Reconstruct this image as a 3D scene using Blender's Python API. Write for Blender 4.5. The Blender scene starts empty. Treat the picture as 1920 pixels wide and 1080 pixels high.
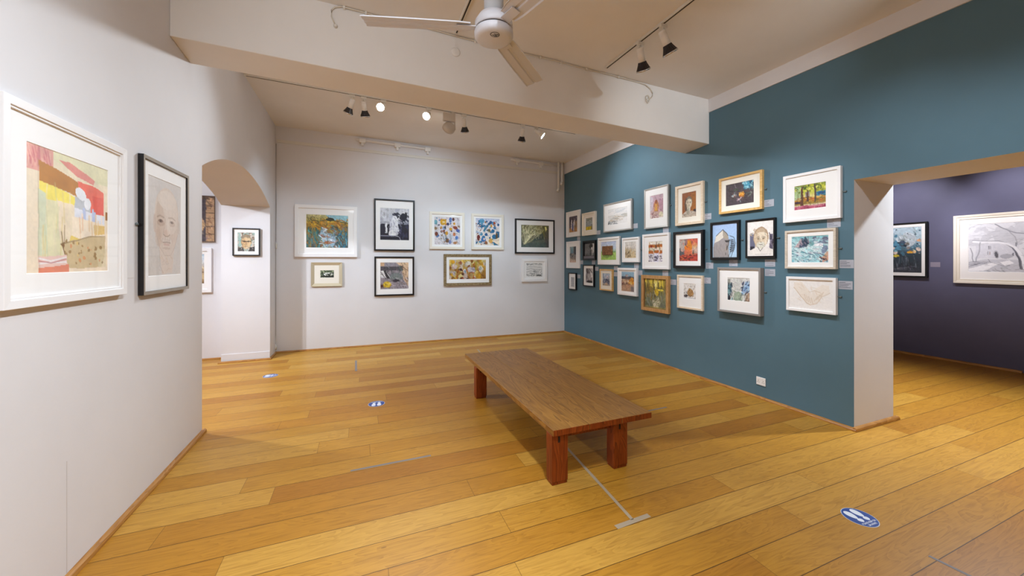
import bpy, bmesh, math, random
import numpy as np
from mathutils import Vector, Matrix

random.seed(5)
scene = bpy.context.scene
COL = scene.collection
R = math.radians

# ------------------------------------------------------------------ helpers
def lin(c):
    c = c / 255.0
    return c / 12.92 if c <= 0.04045 else ((c + 0.055) / 1.055) ** 2.4

def hexc(h):
    return tuple(int(h[i:i + 2], 16) for i in (0, 2, 4))

def rgb(h):
    r, g, b = hexc(h)
    return (lin(r), lin(g), lin(b), 1.0)

def link(o, parent=None):
    COL.objects.link(o)
    if parent is not None:
        o.parent = parent
    return o

def tag(o, label=None, cat=None, group=None, kind=None):
    if label: o['label'] = label
    if cat: o['category'] = cat
    if group: o['group'] = group
    if kind: o['kind'] = kind
    return o

def empty(name, mat, label, cat, group=None):
    o = bpy.data.objects.new(name, None)
    o.empty_display_size = 0.05
    link(o)
    o.matrix_world = mat
    return tag(o, label, cat, group)

def T(x, y, z):
    return Matrix.Translation((x, y, z))

class MB:
    """collects shapes into one mesh"""
    def __init__(s):
        s.bm = bmesh.new()
    def quad(s, *pts, mi=0):
        f = s.bm.faces.new([s.bm.verts.new(p) for p in pts])
        f.material_index = mi
        return s
    def box(s, x0, x1, y0, y1, z0, z1, mi=0, M=None):
        P = [(x0, y0, z0), (x1, y0, z0), (x1, y1, z0), (x0, y1, z0), (x0, y0, z1), (x1, y0, z1), (x1, y1, z1), (x0, y1, z1)]
        if M is not None:
            P = [M @ Vector(p) for p in P]
        v = [s.bm.verts.new(p) for p in P]
        for f in ((0, 3, 2, 1), (4, 5, 6, 7), (0, 1, 5, 4), (1, 2, 6, 5), (2, 3, 7, 6), (3, 0, 4, 7)):
            s.bm.faces.new([v[i] for i in f]).material_index = mi
        return s
    def lathe(s, prof, n=24, M=None, mi=0, cap0=True, cap1=True, smooth=True):
        """prof: list of (radius, z)"""
        rings = []
        for r, z in prof:
            ring = []
            for i in range(n):
                a = 2 * math.pi * i / n
                p = Vector((r * math.cos(a), r * math.sin(a), z))
                ring.append(s.bm.verts.new(M @ p if M is not None else p))
            rings.append(ring)
        for a, b in zip(rings, rings[1:]):
            for i in range(n):
                f = s.bm.faces.new((a[i], a[(i + 1) % n], b[(i + 1) % n], b[i]))
                f.smooth = smooth; f.material_index = mi
        if cap0: s.bm.faces.new(rings[0][::-1]).material_index = mi
        if cap1: s.bm.faces.new(rings[-1]).material_index = mi
        return s
    def tube(s, pts, r, n=8, mi=0):
        pts = [Vector(p) for p in pts]
        rings = []
        up = Vector((0, 0, 1))
        for i, p in enumerate(pts):
            d = (pts[min(i + 1, len(pts) - 1)] - pts[max(i - 1, 0)]).normalized()
            u = d.cross(up)
            if u.length < 1e-3: u = d.cross(Vector((1, 0, 0)))
            u.normalize(); w = u.cross(d)
            rings.append([s.bm.verts.new(p + (u * math.cos(2 * math.pi * k / n) + w * math.sin(2 * math.pi * k / n)) * r) for k in range(n)])
        for a, b in zip(rings, rings[1:]):
            for i in range(n):
                f = s.bm.faces.new((a[i], a[(i + 1) % n], b[(i + 1) % n], b[i])); f.smooth = True; f.material_index = mi
        s.bm.faces.new(rings[0][::-1]).material_index = mi
        s.bm.faces.new(rings[-1]).material_index = mi
        return s
    def prism(s, prof, axis_from, axis_to, mi=0):
        """prof: function(t)->list of points already in 3D for both ends"""
        a = [s.bm.verts.new(p) for p in axis_from]
        b = [s.bm.verts.new(p) for p in axis_to]
        n = len(a)
        for i in range(n):
            s.bm.faces.new((a[i], a[(i + 1) % n], b[(i + 1) % n], b[i])).material_index = mi
        s.bm.faces.new(a[::-1]).material_index = mi
        s.bm.faces.new(b).material_index = mi
        return s
    def build(s, name, mats, parent=None, bevel=0, M=None):
        bmesh.ops.recalc_face_normals(s.bm, faces=s.bm.faces[:])
        me = bpy.data.meshes.new(name)
        s.bm.to_mesh(me); s.bm.free()
        for m in (mats if isinstance(mats, (list, tuple)) else [mats]):
            me.materials.append(m)
        o = bpy.data.objects.new(name, me)
        link(o, parent)
        if M is not None: o.matrix_world = M
        if bevel:
            b = o.modifiers.new('Bevel', 'BEVEL'); b.width = bevel; b.segments = 2; b.limit_method = 'ANGLE'; b.angle_limit = R(40)
        return o

# ------------------------------------------------------------------ materials
def base_mat(name, color, rough=0.6, metal=0.0, spec=0.5, coat=0.0):
    m = bpy.data.materials.new(name); m.use_nodes = True
    b = m.node_tree.nodes['Principled BSDF']
    b.inputs['Base Color'].default_value = rgb(color) if isinstance(color, str) else color
    b.inputs['Roughness'].default_value = rough
    b.inputs['Metallic'].default_value = metal
    b.inputs['Specular IOR Level'].default_value = spec
    b.inputs['Coat Weight'].default_value = coat
    b.inputs['Coat Roughness'].default_value = 0.05
    return m

class NT:
    def __init__(s, m):
        s.t = m.node_tree; s.b = s.t.nodes['Principled BSDF']
    def n(s, typ, **kw):
        x = s.t.nodes.new(typ)
        for k, v in kw.items(): setattr(x, k, v)
        return x
    def l(s, a, b): s.t.links.new(a, b)
    def val(s, sock, v):
        if hasattr(v, 'is_output'): s.l(v, sock)
        else: sock.default_value = v
    def math(s, op, a, b=None, c=None, clamp=False):
        x = s.n('ShaderNodeMath', operation=op, use_clamp=clamp)
        s.val(x.inputs[0], a)
        if b is not None: s.val(x.inputs[1], b)
        if c is not None: s.val(x.inputs[2], c)
        return x.outputs[0]
    def noise(s, vec, scale, detail=4, rough=0.55, dist=0.0):
        x = s.n('ShaderNodeTexNoise'); s.l(vec, x.inputs['Vector'])
        x.inputs['Scale'].default_value = scale; x.inputs['Detail'].default_value = detail
        x.inputs['Roughness'].default_value = rough; x.inputs['Distortion'].default_value = dist
        return x.outputs['Fac']
    def ramp(s, fac, stops):
        x = s.n('ShaderNodeValToRGB'); s.l(fac, x.inputs[0])
        e = x.color_ramp.elements
        while len(e) < len(stops): e.new(0.5)
        for el, (p, c) in zip(e, stops):
            el.position = p; el.color = rgb(c) if isinstance(c, str) else c
        return x.outputs['Color']
    def mix(s, fac, a, b, typ='MIX'):
        x = s.n('ShaderNodeMix', data_type='RGBA', blend_type=typ)
        s.val(x.inputs['Factor'], fac)
        for sock, v in ((x.inputs['A'], a), (x.inputs['B'], b)):
            if isinstance(v, str): sock.default_value = rgb(v)
            else: s.val(sock, v)
        return x.outputs['Result']
    def mapping(s, vec, scale, loc=(0, 0, 0)):
        x = s.n('ShaderNodeMapping'); s.l(vec, x.inputs['Vector'])
        x.inputs['Scale'].default_value = scale; x.inputs['Location'].default_value = loc
        return x.outputs['Vector']
    def bump(s, h, strength=0.1, dist=0.01):
        x = s.n('ShaderNodeBump'); s.l(h, x.inputs['Height'])
        x.inputs['Strength'].default_value = strength; x.inputs['Distance'].default_value = dist
        s.l(x.outputs['Normal'], s.b.inputs['Normal'])

def paint_mat(name, color, vary, rough=0.75, bump=0.08):
    """painted plaster: faint roller mottling"""
    m = base_mat(name, color, rough, spec=0.3); k = NT(m)
    g = k.n('ShaderNodeNewGeometry').outputs['Position']
    f = k.noise(g, 0.9, 5, 0.6)
    k.l(k.ramp(f, [(0.3, vary), (0.7, color)]), k.b.inputs['Base Color'])
    k.bump(k.noise(g, 60, 3), bump, 0.004)
    return m

def wood_mat(name, dark, mid, light, axis='x', rough=0.4, scale=1.0, coat=0.0, bump=0.05):
    m = base_mat(name, mid, rough, coat=coat); k = NT(m)
    p = k.n('ShaderNodeTexCoord').outputs['Object']
    sc = {'x': (1.2, 22, 22), 'y': (22, 1.2, 22), 'z': (22, 22, 1.2)}[axis]
    sc2 = {'x': (0.7, 5, 5), 'y': (5, 0.7, 5), 'z': (5, 5, 0.7)}[axis]
    fine = k.noise(k.mapping(p, tuple(v * scale for v in sc)), 3.0, 6, 0.6, 0.6)
    w = k.n('ShaderNodeTexNoise'); k.l(k.mapping(p, tuple(v * scale for v in sc2)), w.inputs['Vector'])
    w.inputs['Scale'].default_value = 1.6; w.inputs['Detail'].default_value = 2; w.inputs['Distortion'].default_value = 1.2
    rings = k.math('FRACT', k.math('MULTIPLY', w.outputs['Fac'], 11))
    f = k.math('ADD', k.math('MULTIPLY', fine, 0.65), k.math('MULTIPLY', rings, 0.35))
    k.l(k.ramp(f, [(0.22, dark), (0.5, mid), (0.75, light)]), k.b.inputs['Base Color'])
    k.bump(f, bump, 0.003)
    return m

def weathered_mat(name, cols):
    m = base_mat(name, cols[1], 0.6); k = NT(m)
    p = k.n('ShaderNodeTexCoord').outputs['Object']
    f = k.noise(k.mapping(p, (9, 9, 9)), 4, 6, 0.7, 1.0)
    k.l(k.ramp(f, [(0.3, cols[0]), (0.5, cols[1]), (0.7, cols[2])]), k.b.inputs['Base Color'])
    return m

def emit_mat(name, color, strength):
    m = bpy.data.materials.new(name); m.use_nodes = True
    b = m.node_tree.nodes['Principled BSDF']
    b.inputs['Base Color'].default_value = rgb(color)
    b.inputs['Emission Color'].default_value = rgb(color)
    b.inputs['Emission Strength'].default_value = strength
    return m

M_WHITE = paint_mat('white_wall_paint', 'e1dfe1', 'dad8da')
M_CEIL = paint_mat('ceiling_paint', 'ebe8e5', 'e3dfdb')
M_TEAL = paint_mat('teal_wall_paint', '587684', '526f7d', 0.6)
M_NAVY = paint_mat('navy_wall_paint', '62617a', '56556c', 0.6)
M_OFFW = base_mat('off_white_plastic', 'dedad2', 0.45)
M_WHITEP = base_mat('white_enamel', 'eceae8', 0.35)
M_DARK = base_mat('dark_gap', '2a1d14', 0.8)
M_BLACK = base_mat('black_frame_paint', '0d0b0e', 0.35)
M_LAMPBLK = base_mat('ribbed_black_lamp_housing', '1c1517', 0.35)
M_CHROME = base_mat('chrome_rim', 'c9c9c9', 0.2, 1.0)
M_MAT = base_mat('picture_mount_card', 'f2f0ee', 0.7, coat=0.25)
M_BRIGHTMAT = base_mat('bright_white_mount_card', 'fbfaf9', 0.7)
M_CREAMMAT = base_mat('cream_mount_card', 'efe9dc', 0.7, coat=0.25)
M_WFRAME = base_mat('white_frame_paint', 'f0eeee', 0.45)
M_CFRAME = base_mat('cream_frame_paint', 'e9e1d2', 0.5)
M_SILVER = base_mat('silver_frame_leaf', 'c4c0ba', 0.35, 0.6)
M_SILVERDK = base_mat('dull_silver_frame_leaf', 'a89c8e', 0.4, 0.5)
M_GREYF = base_mat('grey_frame_paint', '8f8a86', 0.5)
M_GOLD = wood_mat('honey_wood_frame', 'c99b55', 'dab06c', 'e6c080', 'x', 0.4)
M_OAKF = wood_mat('oak_frame_wood', 'a97a45', 'bd8f58', 'cfa36b', 'y', 0.5)
M_PALEW = wood_mat('pale_wood_frame', 'd9c4a8', 'e3d0b6', 'ecdcc6', 'x', 0.5)
M_BEIGEW = wood_mat('beige_wood_frame', 'c2b4a2', 'd0c3b2', 'dccfc0', 'x', 0.5)
M_CHAMP = base_mat('champagne_frame_leaf', 'cfc3a6', 0.4, 0.35)
M_WEATH = weathered_mat('weathered_gilt_frame', ['4d3b26', '86704a', 'a39679'])
M_CARD = base_mat('grey_label_card', 'aeb0ba', 0.7)
M_CARDW = base_mat('white_label_card', 'dddbdb', 0.7)
M_INK = base_mat('printed_ink', '3c3f48', 0.7)
M_TRIM = wood_mat('varnished_floor_beading', '8f5a22', 'ab7636', 'bd8848', 'x', 0.35)
M_BENCH = wood_mat('oiled_bench_top_wood', '734a18', '97682a', 'a97936', 'y', 0.42, 0.9)
M_BENCHLEG = wood_mat('reddish_bench_leg_wood', '5c2008', '84380f', '97481a', 'z', 0.4)
M_HOOK = base_mat('steel_hook', '6f7a7c', 0.35, 0.4)
M_TAPE = base_mat('grey_floor_tape', '827a78', 0.7)
M_TAPEW = base_mat('worn_floor_tape', 'a8977f', 0.75)
M_BLUE = base_mat('blue_vinyl_sticker', '0b3f92', 0.35)
M_STWHITE = base_mat('white_sticker_print', 'e4eaf4', 0.4)
M_CABLE = base_mat('white_cable_sleeve', 'd8d0c2', 0.5)
M_FANW = base_mat('fan_white_enamel', 'd3d3da', 0.4)
M_BULB = emit_mat('lit_lamp_face', 'fff8ee', 40.0)
M_BULBDIM = emit_mat('lamp_face', 'fff2e0', 6.0)

def glass_mat():
    m = bpy.data.materials.new('picture_glass'); m.use_nodes = True
    t = m.node_tree; t.nodes.remove(t.nodes['Principled BSDF'])
    out = t.nodes['Material Output']
    tr = t.nodes.new('ShaderNodeBsdfTransparent'); gl = t.nodes.new('ShaderNodeBsdfGlossy')
    gl.inputs['Roughness'].default_value = 0.02
    lw = t.nodes.new('ShaderNodeNewGeometry'); dp = t.nodes.new('ShaderNodeVectorMath'); dp.operation = 'DOT_PRODUCT'
    t.links.new(lw.outputs['Normal'], dp.inputs[0]); t.links.new(lw.outputs['Incoming'], dp.inputs[1])
    def mth(op, a, b):
        x = t.nodes.new('ShaderNodeMath'); x.operation = op
        for i, v in enumerate((a, b)):
            if isinstance(v, (int, float)): x.inputs[i].default_value = v
            elif v is not None: t.links.new(v, x.inputs[i])
        return x.outputs[0]
    ab = mth('ABSOLUTE', dp.outputs['Value'], None)
    fac = mth('ADD', mth('MULTIPLY', mth('POWER', mth('SUBTRACT', 1.0, ab), 5.0), 0.4), 0.015)
    mx = t.nodes.new('ShaderNodeMixShader')
    t.links.new(fac, mx.inputs[0]); t.links.new(tr.outputs[0], mx.inputs[1]); t.links.new(gl.outputs[0], mx.inputs[2])
    t.links.new(mx.outputs[0], out.inputs['Surface'])
    return m
M_GLASS = glass_mat()

def art_mat():
    m = base_mat('artwork_paint', 'ffffff', 0.6, coat=0.2); k = NT(m)
    a = k.n('ShaderNodeAttribute'); a.attribute_name = 'pigment'
    k.l(a.outputs['Color'], k.b.inputs['Base Color'])
    return m
M_ART = art_mat()

def floor_mat():
    m = base_mat('oak_floorboards', 'c8a060', 0.4, spec=.26); k = NT(m)
    p = k.n('ShaderNodeTexCoord').outputs['Object']
    sx = k.n('ShaderNodeSeparateXYZ'); k.l(p, sx.inputs[0])
    W, L = 0.1965, 2.15
    v = k.math('DIVIDE', k.math('SUBTRACT', sx.outputs['Y'], 2.727), W)
    row = k.math('FLOOR', v); fy = k.math('SUBTRACT', v, row)
    wn = k.n('ShaderNodeTexWhiteNoise', noise_dimensions='1D'); k.l(row, wn.inputs['W'])
    u = k.math('ADD', k.math('DIVIDE', sx.outputs['X'], L), k.math('MULTIPLY', wn.outputs['Value'], 9.0))
    pl = k.math('FLOOR', u); fx = k.math('SUBTRACT', u, pl)
    cv = k.n('ShaderNodeCombineXYZ'); k.l(row, cv.inputs[0]); k.l(pl, cv.inputs[1])
    w2 = k.n('ShaderNodeTexWhiteNoise', noise_dimensions='2D'); k.l(cv.outputs[0], w2.inputs['Vector'])
    tone = k.ramp(w2.outputs['Value'], [(0.0, 'ae7526'), (0.3, 'b67f29'), (0.55, 'bd882e'), (0.8, 'c49139'), (1.0, 'c99944')])
    # grain: stretched noise shifted per plank
    cg = k.n('ShaderNodeCombineXYZ')
    k.l(k.math('ADD', sx.outputs['X'], k.math('MULTIPLY', w2.outputs['Value'], 37.0)), cg.inputs[0])
    k.l(sx.outputs['Y'], cg.inputs[1]); k.l(k.math('MULTIPLY', w2.outputs['Value'], 13.0), cg.inputs[2])
    fine = k.noise(k.mapping(cg.outputs[0], (1.6, 34, 1)), 3.0, 6, 0.65, 0.4)
    broad = k.noise(k.mapping(cg.outputs[0], (0.9, 6, 1)), 1.5, 2, 0.5, 1.4)
    rings = k.math('FRACT', k.math('MULTIPLY', broad, 9))
    g = k.math('ADD', k.math('MULTIPLY', fine, 0.82), k.math('MULTIPLY', rings, 0.18))
    grain = k.ramp(g, [(0.25, 'c2b4a0'), (0.55, 'f4f2ee'), (0.8, 'ffffff')])
    c = k.mix(0.8, tone, grain, 'MULTIPLY')
    # small knots
    kn = k.n('ShaderNodeTexVoronoi'); k.l(k.mapping(cg.outputs[0], (1.5, 4.2, 1)), kn.inputs['Vector']); kn.inputs['Scale'].default_value = 1.0
    km = k.math('LESS_THAN', kn.outputs['Distance'], 0.035)
    c = k.mix(k.math('MULTIPLY', km, 0.55), c, '6a4218')
    # joints
    ey = k.math('MULTIPLY', k.math('MINIMUM', fy, k.math('SUBTRACT', 1.0, fy)), W)
    ex = k.math('MULTIPLY', k.math('MINIMUM', fx, k.math('SUBTRACT', 1.0, fx)), L)
    gap = k.math('MAXIMUM', k.math('LESS_THAN', ey, 0.0021), k.math('MULTIPLY', k.math('LESS_THAN', ex, 0.0014), 0.7))
    c = k.mix(k.math('MULTIPLY', gap, 0.9), c, '4a2e10')
    k.l(c, k.b.inputs['Base Color'])
    k.l(k.math('ADD', 0.33, k.math('MULTIPLY', fine, 0.14)), k.b.inputs['Roughness'])
    k.bump(k.math('SUBTRACT', 1.0, gap), 0.25, 0.002)
    return m
M_FLOOR = floor_mat()
# ------------------------------------------------------------------ the setting
XL, XR = -1.28, 4.08            # faces of the left and right gallery walls
XLO, XRO = -1.90, 4.715         # their far faces
def zc_near(x): return 3.54 + (XR - x) * 0.0245
def zc_far(x): return 3.60 + (XR - x) * 0.026
def z_beam(x): return 2.983 + (XR - x) * 0.030
P0 = Vector((XL, 7.214, 0)); BANG = math.atan2(7.096 - 7.214, XR - XL)
BD = Vector((math.cos(BANG), math.sin(BANG), 0)); BN = Vector((math.sin(BANG), -math.cos(BANG), 0))
FRONT = -3.2
EXPOSURE = 1.24

def structure(o, label, cat):
    return tag(o, label, cat, kind='structure')

mb = MB(); mb.box(-6, 8.6, FRONT - .1, 7.5, -0.1, 0)
structure(mb.build('floor', M_FLOOR), 'honey oak plank floor running through the gallery', 'floor')

# main ceiling in two bays, either side of the beam
mb = MB()
mb.prism(None, [(XLO, FRONT, zc_near(XLO)), (XRO, FRONT, zc_near(XRO)), (XRO, FRONT, 4.0), (XLO, FRONT, 4.0)],
         [(XLO, 3.6, zc_near(XLO)), (XRO, 3.6, zc_near(XRO)), (XRO, 3.6, 4.0), (XLO, 3.6, 4.0)])
mb.prism(None, [(XLO, 3.6, zc_far(XLO)), (XRO, 3.6, zc_far(XRO)), (XRO, 3.6, 4.0), (XLO, 3.6, 4.0)],
         [(XLO, 7.4, zc_far(XLO)), (XRO, 7.4, zc_far(XRO)), (XRO, 7.4, 4.0), (XLO, 7.4, 4.0)])
structure(mb.build('ceiling', M_CEIL), 'off white plaster ceiling of the main gallery', 'ceiling')

mb = MB()
def beam_sec(x, e=0.0): return [(x, 3.475, z_beam(x)), (x, 3.850, z_beam(x) - .022), (x, 3.850, 3.95), (x, 3.475, 3.95)]
mb.prism(None, beam_sec(XL), beam_sec(XR))
structure(mb.build('ceiling_beam', M_CEIL, bevel=0.006), 'deep white painted beam crossing the gallery ceiling', 'beam')

# left wall with the arched opening
AY = [4.087, 4.735, 5.40, 6.066, 6.80]; AZ = [2.345, 2.560, 2.622, 2.556, 2.345]
cf = np.polyfit(np.array(AY) - 5.4, AZ, 4)
arch = [(y, float(np.polyval(cf, y - 5.4))) for y in np.linspace(4.087, 6.80, 33)]
mb = MB()
TOPL = 3.95
mb.box(XLO, XL, FRONT, 4.087, 0, TOPL)
mb.box(XLO, XL, 6.80, 7.5, 0, TOPL)
for (y0, z0), (y1, z1) in zip(arch, arch[1:]):
    mb.quad((XL, y0, z0), (XL, y1, z1), (XL, y1, TOPL), (XL, y0, TOPL))
    mb.quad((XLO, y0, z0), (XLO, y0, TOPL), (XLO, y1, TOPL), (XLO, y1, z1))
    mb.quad((XL, y0, z0), (XLO, y0, z0), (XLO, y1, z1), (XL, y1, z1))
bmesh.ops.remove_doubles(mb.bm, verts=mb.bm.verts[:], dist=1e-5)
for f in [f for f in mb.bm.faces if abs(abs(f.normal.y) - 1) < 1e-3 or f.normal.length == 0]:
    pass
wl = mb.build('wall_left', M_WHITE)
structure(wl, 'white left wall with a wide arched opening', 'wall')

mb = MB(); mb.box(XL, XL + .0012, 2.436, 2.438, .03, .56)
structure(mb.build('trim_2', base_mat('hairline_joint', 'c8c2be', .8)), 'hairline upright joint low on the near left wall', 'trim')

# right wall: teal face, white upper band, white reveals
mb = MB()
zt = 3.378; DY0, DY1, DZ = -0.9, 1.975, 2.232
TOPR = 3.95
def face_x(x, y0, y1, z0, z1, mi): mb.quad((x, y0, z0), (x, y1, z0), (x, y1, z1), (x, y0, z1), mi=mi)
for y0, y1, z0 in ((DY1, 7.4, 0), (DY0, DY1, DZ), (FRONT, DY0, 0)):
    face_x(XR, y0, y1, z0, zt, 0); face_x(XR, y0, y1, zt, TOPR, 1)
    face_x(XRO, y0, y1, z0, TOPR, 1)
mb.quad((XR, DY1, 0), (XRO, DY1, 0), (XRO, DY1, DZ), (XR, DY1, DZ), mi=1)
mb.quad((XR, DY0, 0), (XRO, DY0, 0), (XRO, DY0, DZ), (XR, DY0, DZ), mi=1)
mb.quad((XR, DY0, DZ), (XRO, DY0, DZ), (XRO, DY1, DZ), (XR, DY1, DZ), mi=1)
mb.quad((XR, FRONT, TOPR), (XRO, FRONT, TOPR), (XRO, 7.4, TOPR), (XR, 7.4, TOPR), mi=1)
bmesh.ops.remove_doubles(mb.bm, verts=mb.bm.verts[:], dist=1e-5)
structure(mb.build('wall_right', [M_TEAL, M_WHITE]), 'teal right wall hung with small pictures, cut by a square opening', 'wall')

mb = MB()
for y0, y1 in ((FRONT, 3.475), (3.850, 7.09)):
    mb.box(XR - 0.014, XR, y0, y1, zt, zt + 0.5 if y0 > 3 else zt + 0.4)
structure(mb.build('trim_1', M_WHITE), 'plain white band between teal wall and ceiling', 'trim')

mb = MB()
a = P0 - BD * 0.7; b = P0 + BD * 6.2
mb.prism(None, [a - BN * 0.2, b - BN * 0.2, b, a], [p + Vector((0, 0, 4.0)) for p in (a - BN * 0.2, b - BN * 0.2, b, a)])
structure(mb.build('wall_back', M_WHITE), 'white far wall of the main gallery', 'wall')
mb = MB(); mb.box(-6.1, 8.6, FRONT - 0.2, FRONT, 0, 4.0)
structure(mb.build('wall_front', M_WHITE), 'white wall behind the viewer', 'wall')

# side room beyond the arch
mb = MB(); mb.box(-6.1, XLO, 7.105, 7.3, 0, 3.4)
structure(mb.build('wall_side', M_WHITE), 'white wall of the side room seen through the arch', 'wall')
mb = MB(); mb.box(-6.2, -6.0, FRONT, 7.3, 0, 3.4)
structure(mb.build('wall_west', M_WHITE), 'white outer wall of the side room', 'wall')
mb = MB(); mb.box(-6.1, XLO, FRONT, 7.3, 3.35, 3.5)
structure(mb.build('ceiling', M_CEIL), 'white ceiling of the side room beyond the arch', 'ceiling')
# room beyond the square opening
mb = MB(); mb.box(8.29, 8.5, FRONT, 7.4, 0, 3.4)
structure(mb.build('wall_east', M_NAVY), 'dark navy wall of the room beyond the square opening', 'wall')
mb = MB(); mb.box(XRO, 8.5, 6.2, 6.4, 0, 3.4)
structure(mb.build('wall_north', M_NAVY), 'navy end wall of the room beyond the square opening', 'wall')
mb = MB(); mb.box(XRO, 8.5, FRONT, 6.4, 3.3, 3.5)
structure(mb.build('ceiling', M_CEIL), 'white ceiling of the navy room', 'ceiling')

mb = MB(); mb.box(XLO, XL, 6.792, 6.80, 0, .125)
structure(mb.build('trim_3', M_WHITE, bevel=.003), 'flat white plinth at the foot of the arch jamb', 'trim')

# quarter-round beading along the foot of the walls
def bead(name, p, q, nrm, label, r=0.024, h=0.026):
    p, q, nrm = Vector(p), Vector(q), Vector(nrm).normalized()
    sec = [(0, 0), (r, 0), (r, h * 0.35), (r * 0.85, h * 0.7), (r * 0.5, h * 0.93), (0, h)]
    f = lambda o: [o + nrm * a + Vector((0, 0, z)) for a, z in sec]
    d = (q - p).normalized(); L = (q - p).length
    M = Matrix((( d.x, nrm.x, 0, p.x), (d.y, nrm.y, 0, p.y), (0, 0, 1, 0), (0, 0, 0, 1)))
    mbb = MB()
    mbb.prism(None, [Vector((0, a, z)) for a, z in sec], [Vector((L, a, z)) for a, z in sec])
    return structure(mbb.build(name, M_TRIM, M=M), label, 'beading')
bead('baseboard_left', (XL, FRONT, 0), (XL, 4.115, 0), (1, 0, 0), 'wooden beading along the foot of the near left wall', 0.026, 0.03)
bead('baseboard_jamb', (XLO - 0.03, 6.775, 0), (XL + 0.02, 6.792, 0), (0, -1, 0), 'wooden beading at the foot of the arch jamb', 0.026)
bead('baseboard_corner', (XL, 6.79, 0), (XL, 7.2, 0), (1, 0, 0), 'short wooden beading between the arch and the far corner', 0.022)
bead('baseboard_back', P0, P0 + BD * 5.36, BN, 'wooden beading along the foot of the white far wall', 0.022)
bead('baseboard_right', (XR, 7.09, 0), (XR, DY1 - 0.024, 0), (-1, 0, 0), 'wooden beading along the foot of the teal wall', 0.024)
bead('baseboard_reveal', (XR - 0.02, DY1, 0), (XRO + 0.05, DY1, 0), (0, -1, 0), 'wooden beading at the foot of the white opening reveal', 0.03, 0.032)
bead('baseboard_side', (-5.9, 7.105, 0), (XLO, 7.105, 0), (0, -1, 0), 'reddish beading at the foot of the side room wall', 0.022)
bead('baseboard_east', (8.29, 6.2, 0), (8.29, 2.14, 0), (-1, 0, 0), 'wooden beading along the foot of the navy wall', 0.03, 0.03)
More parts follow.
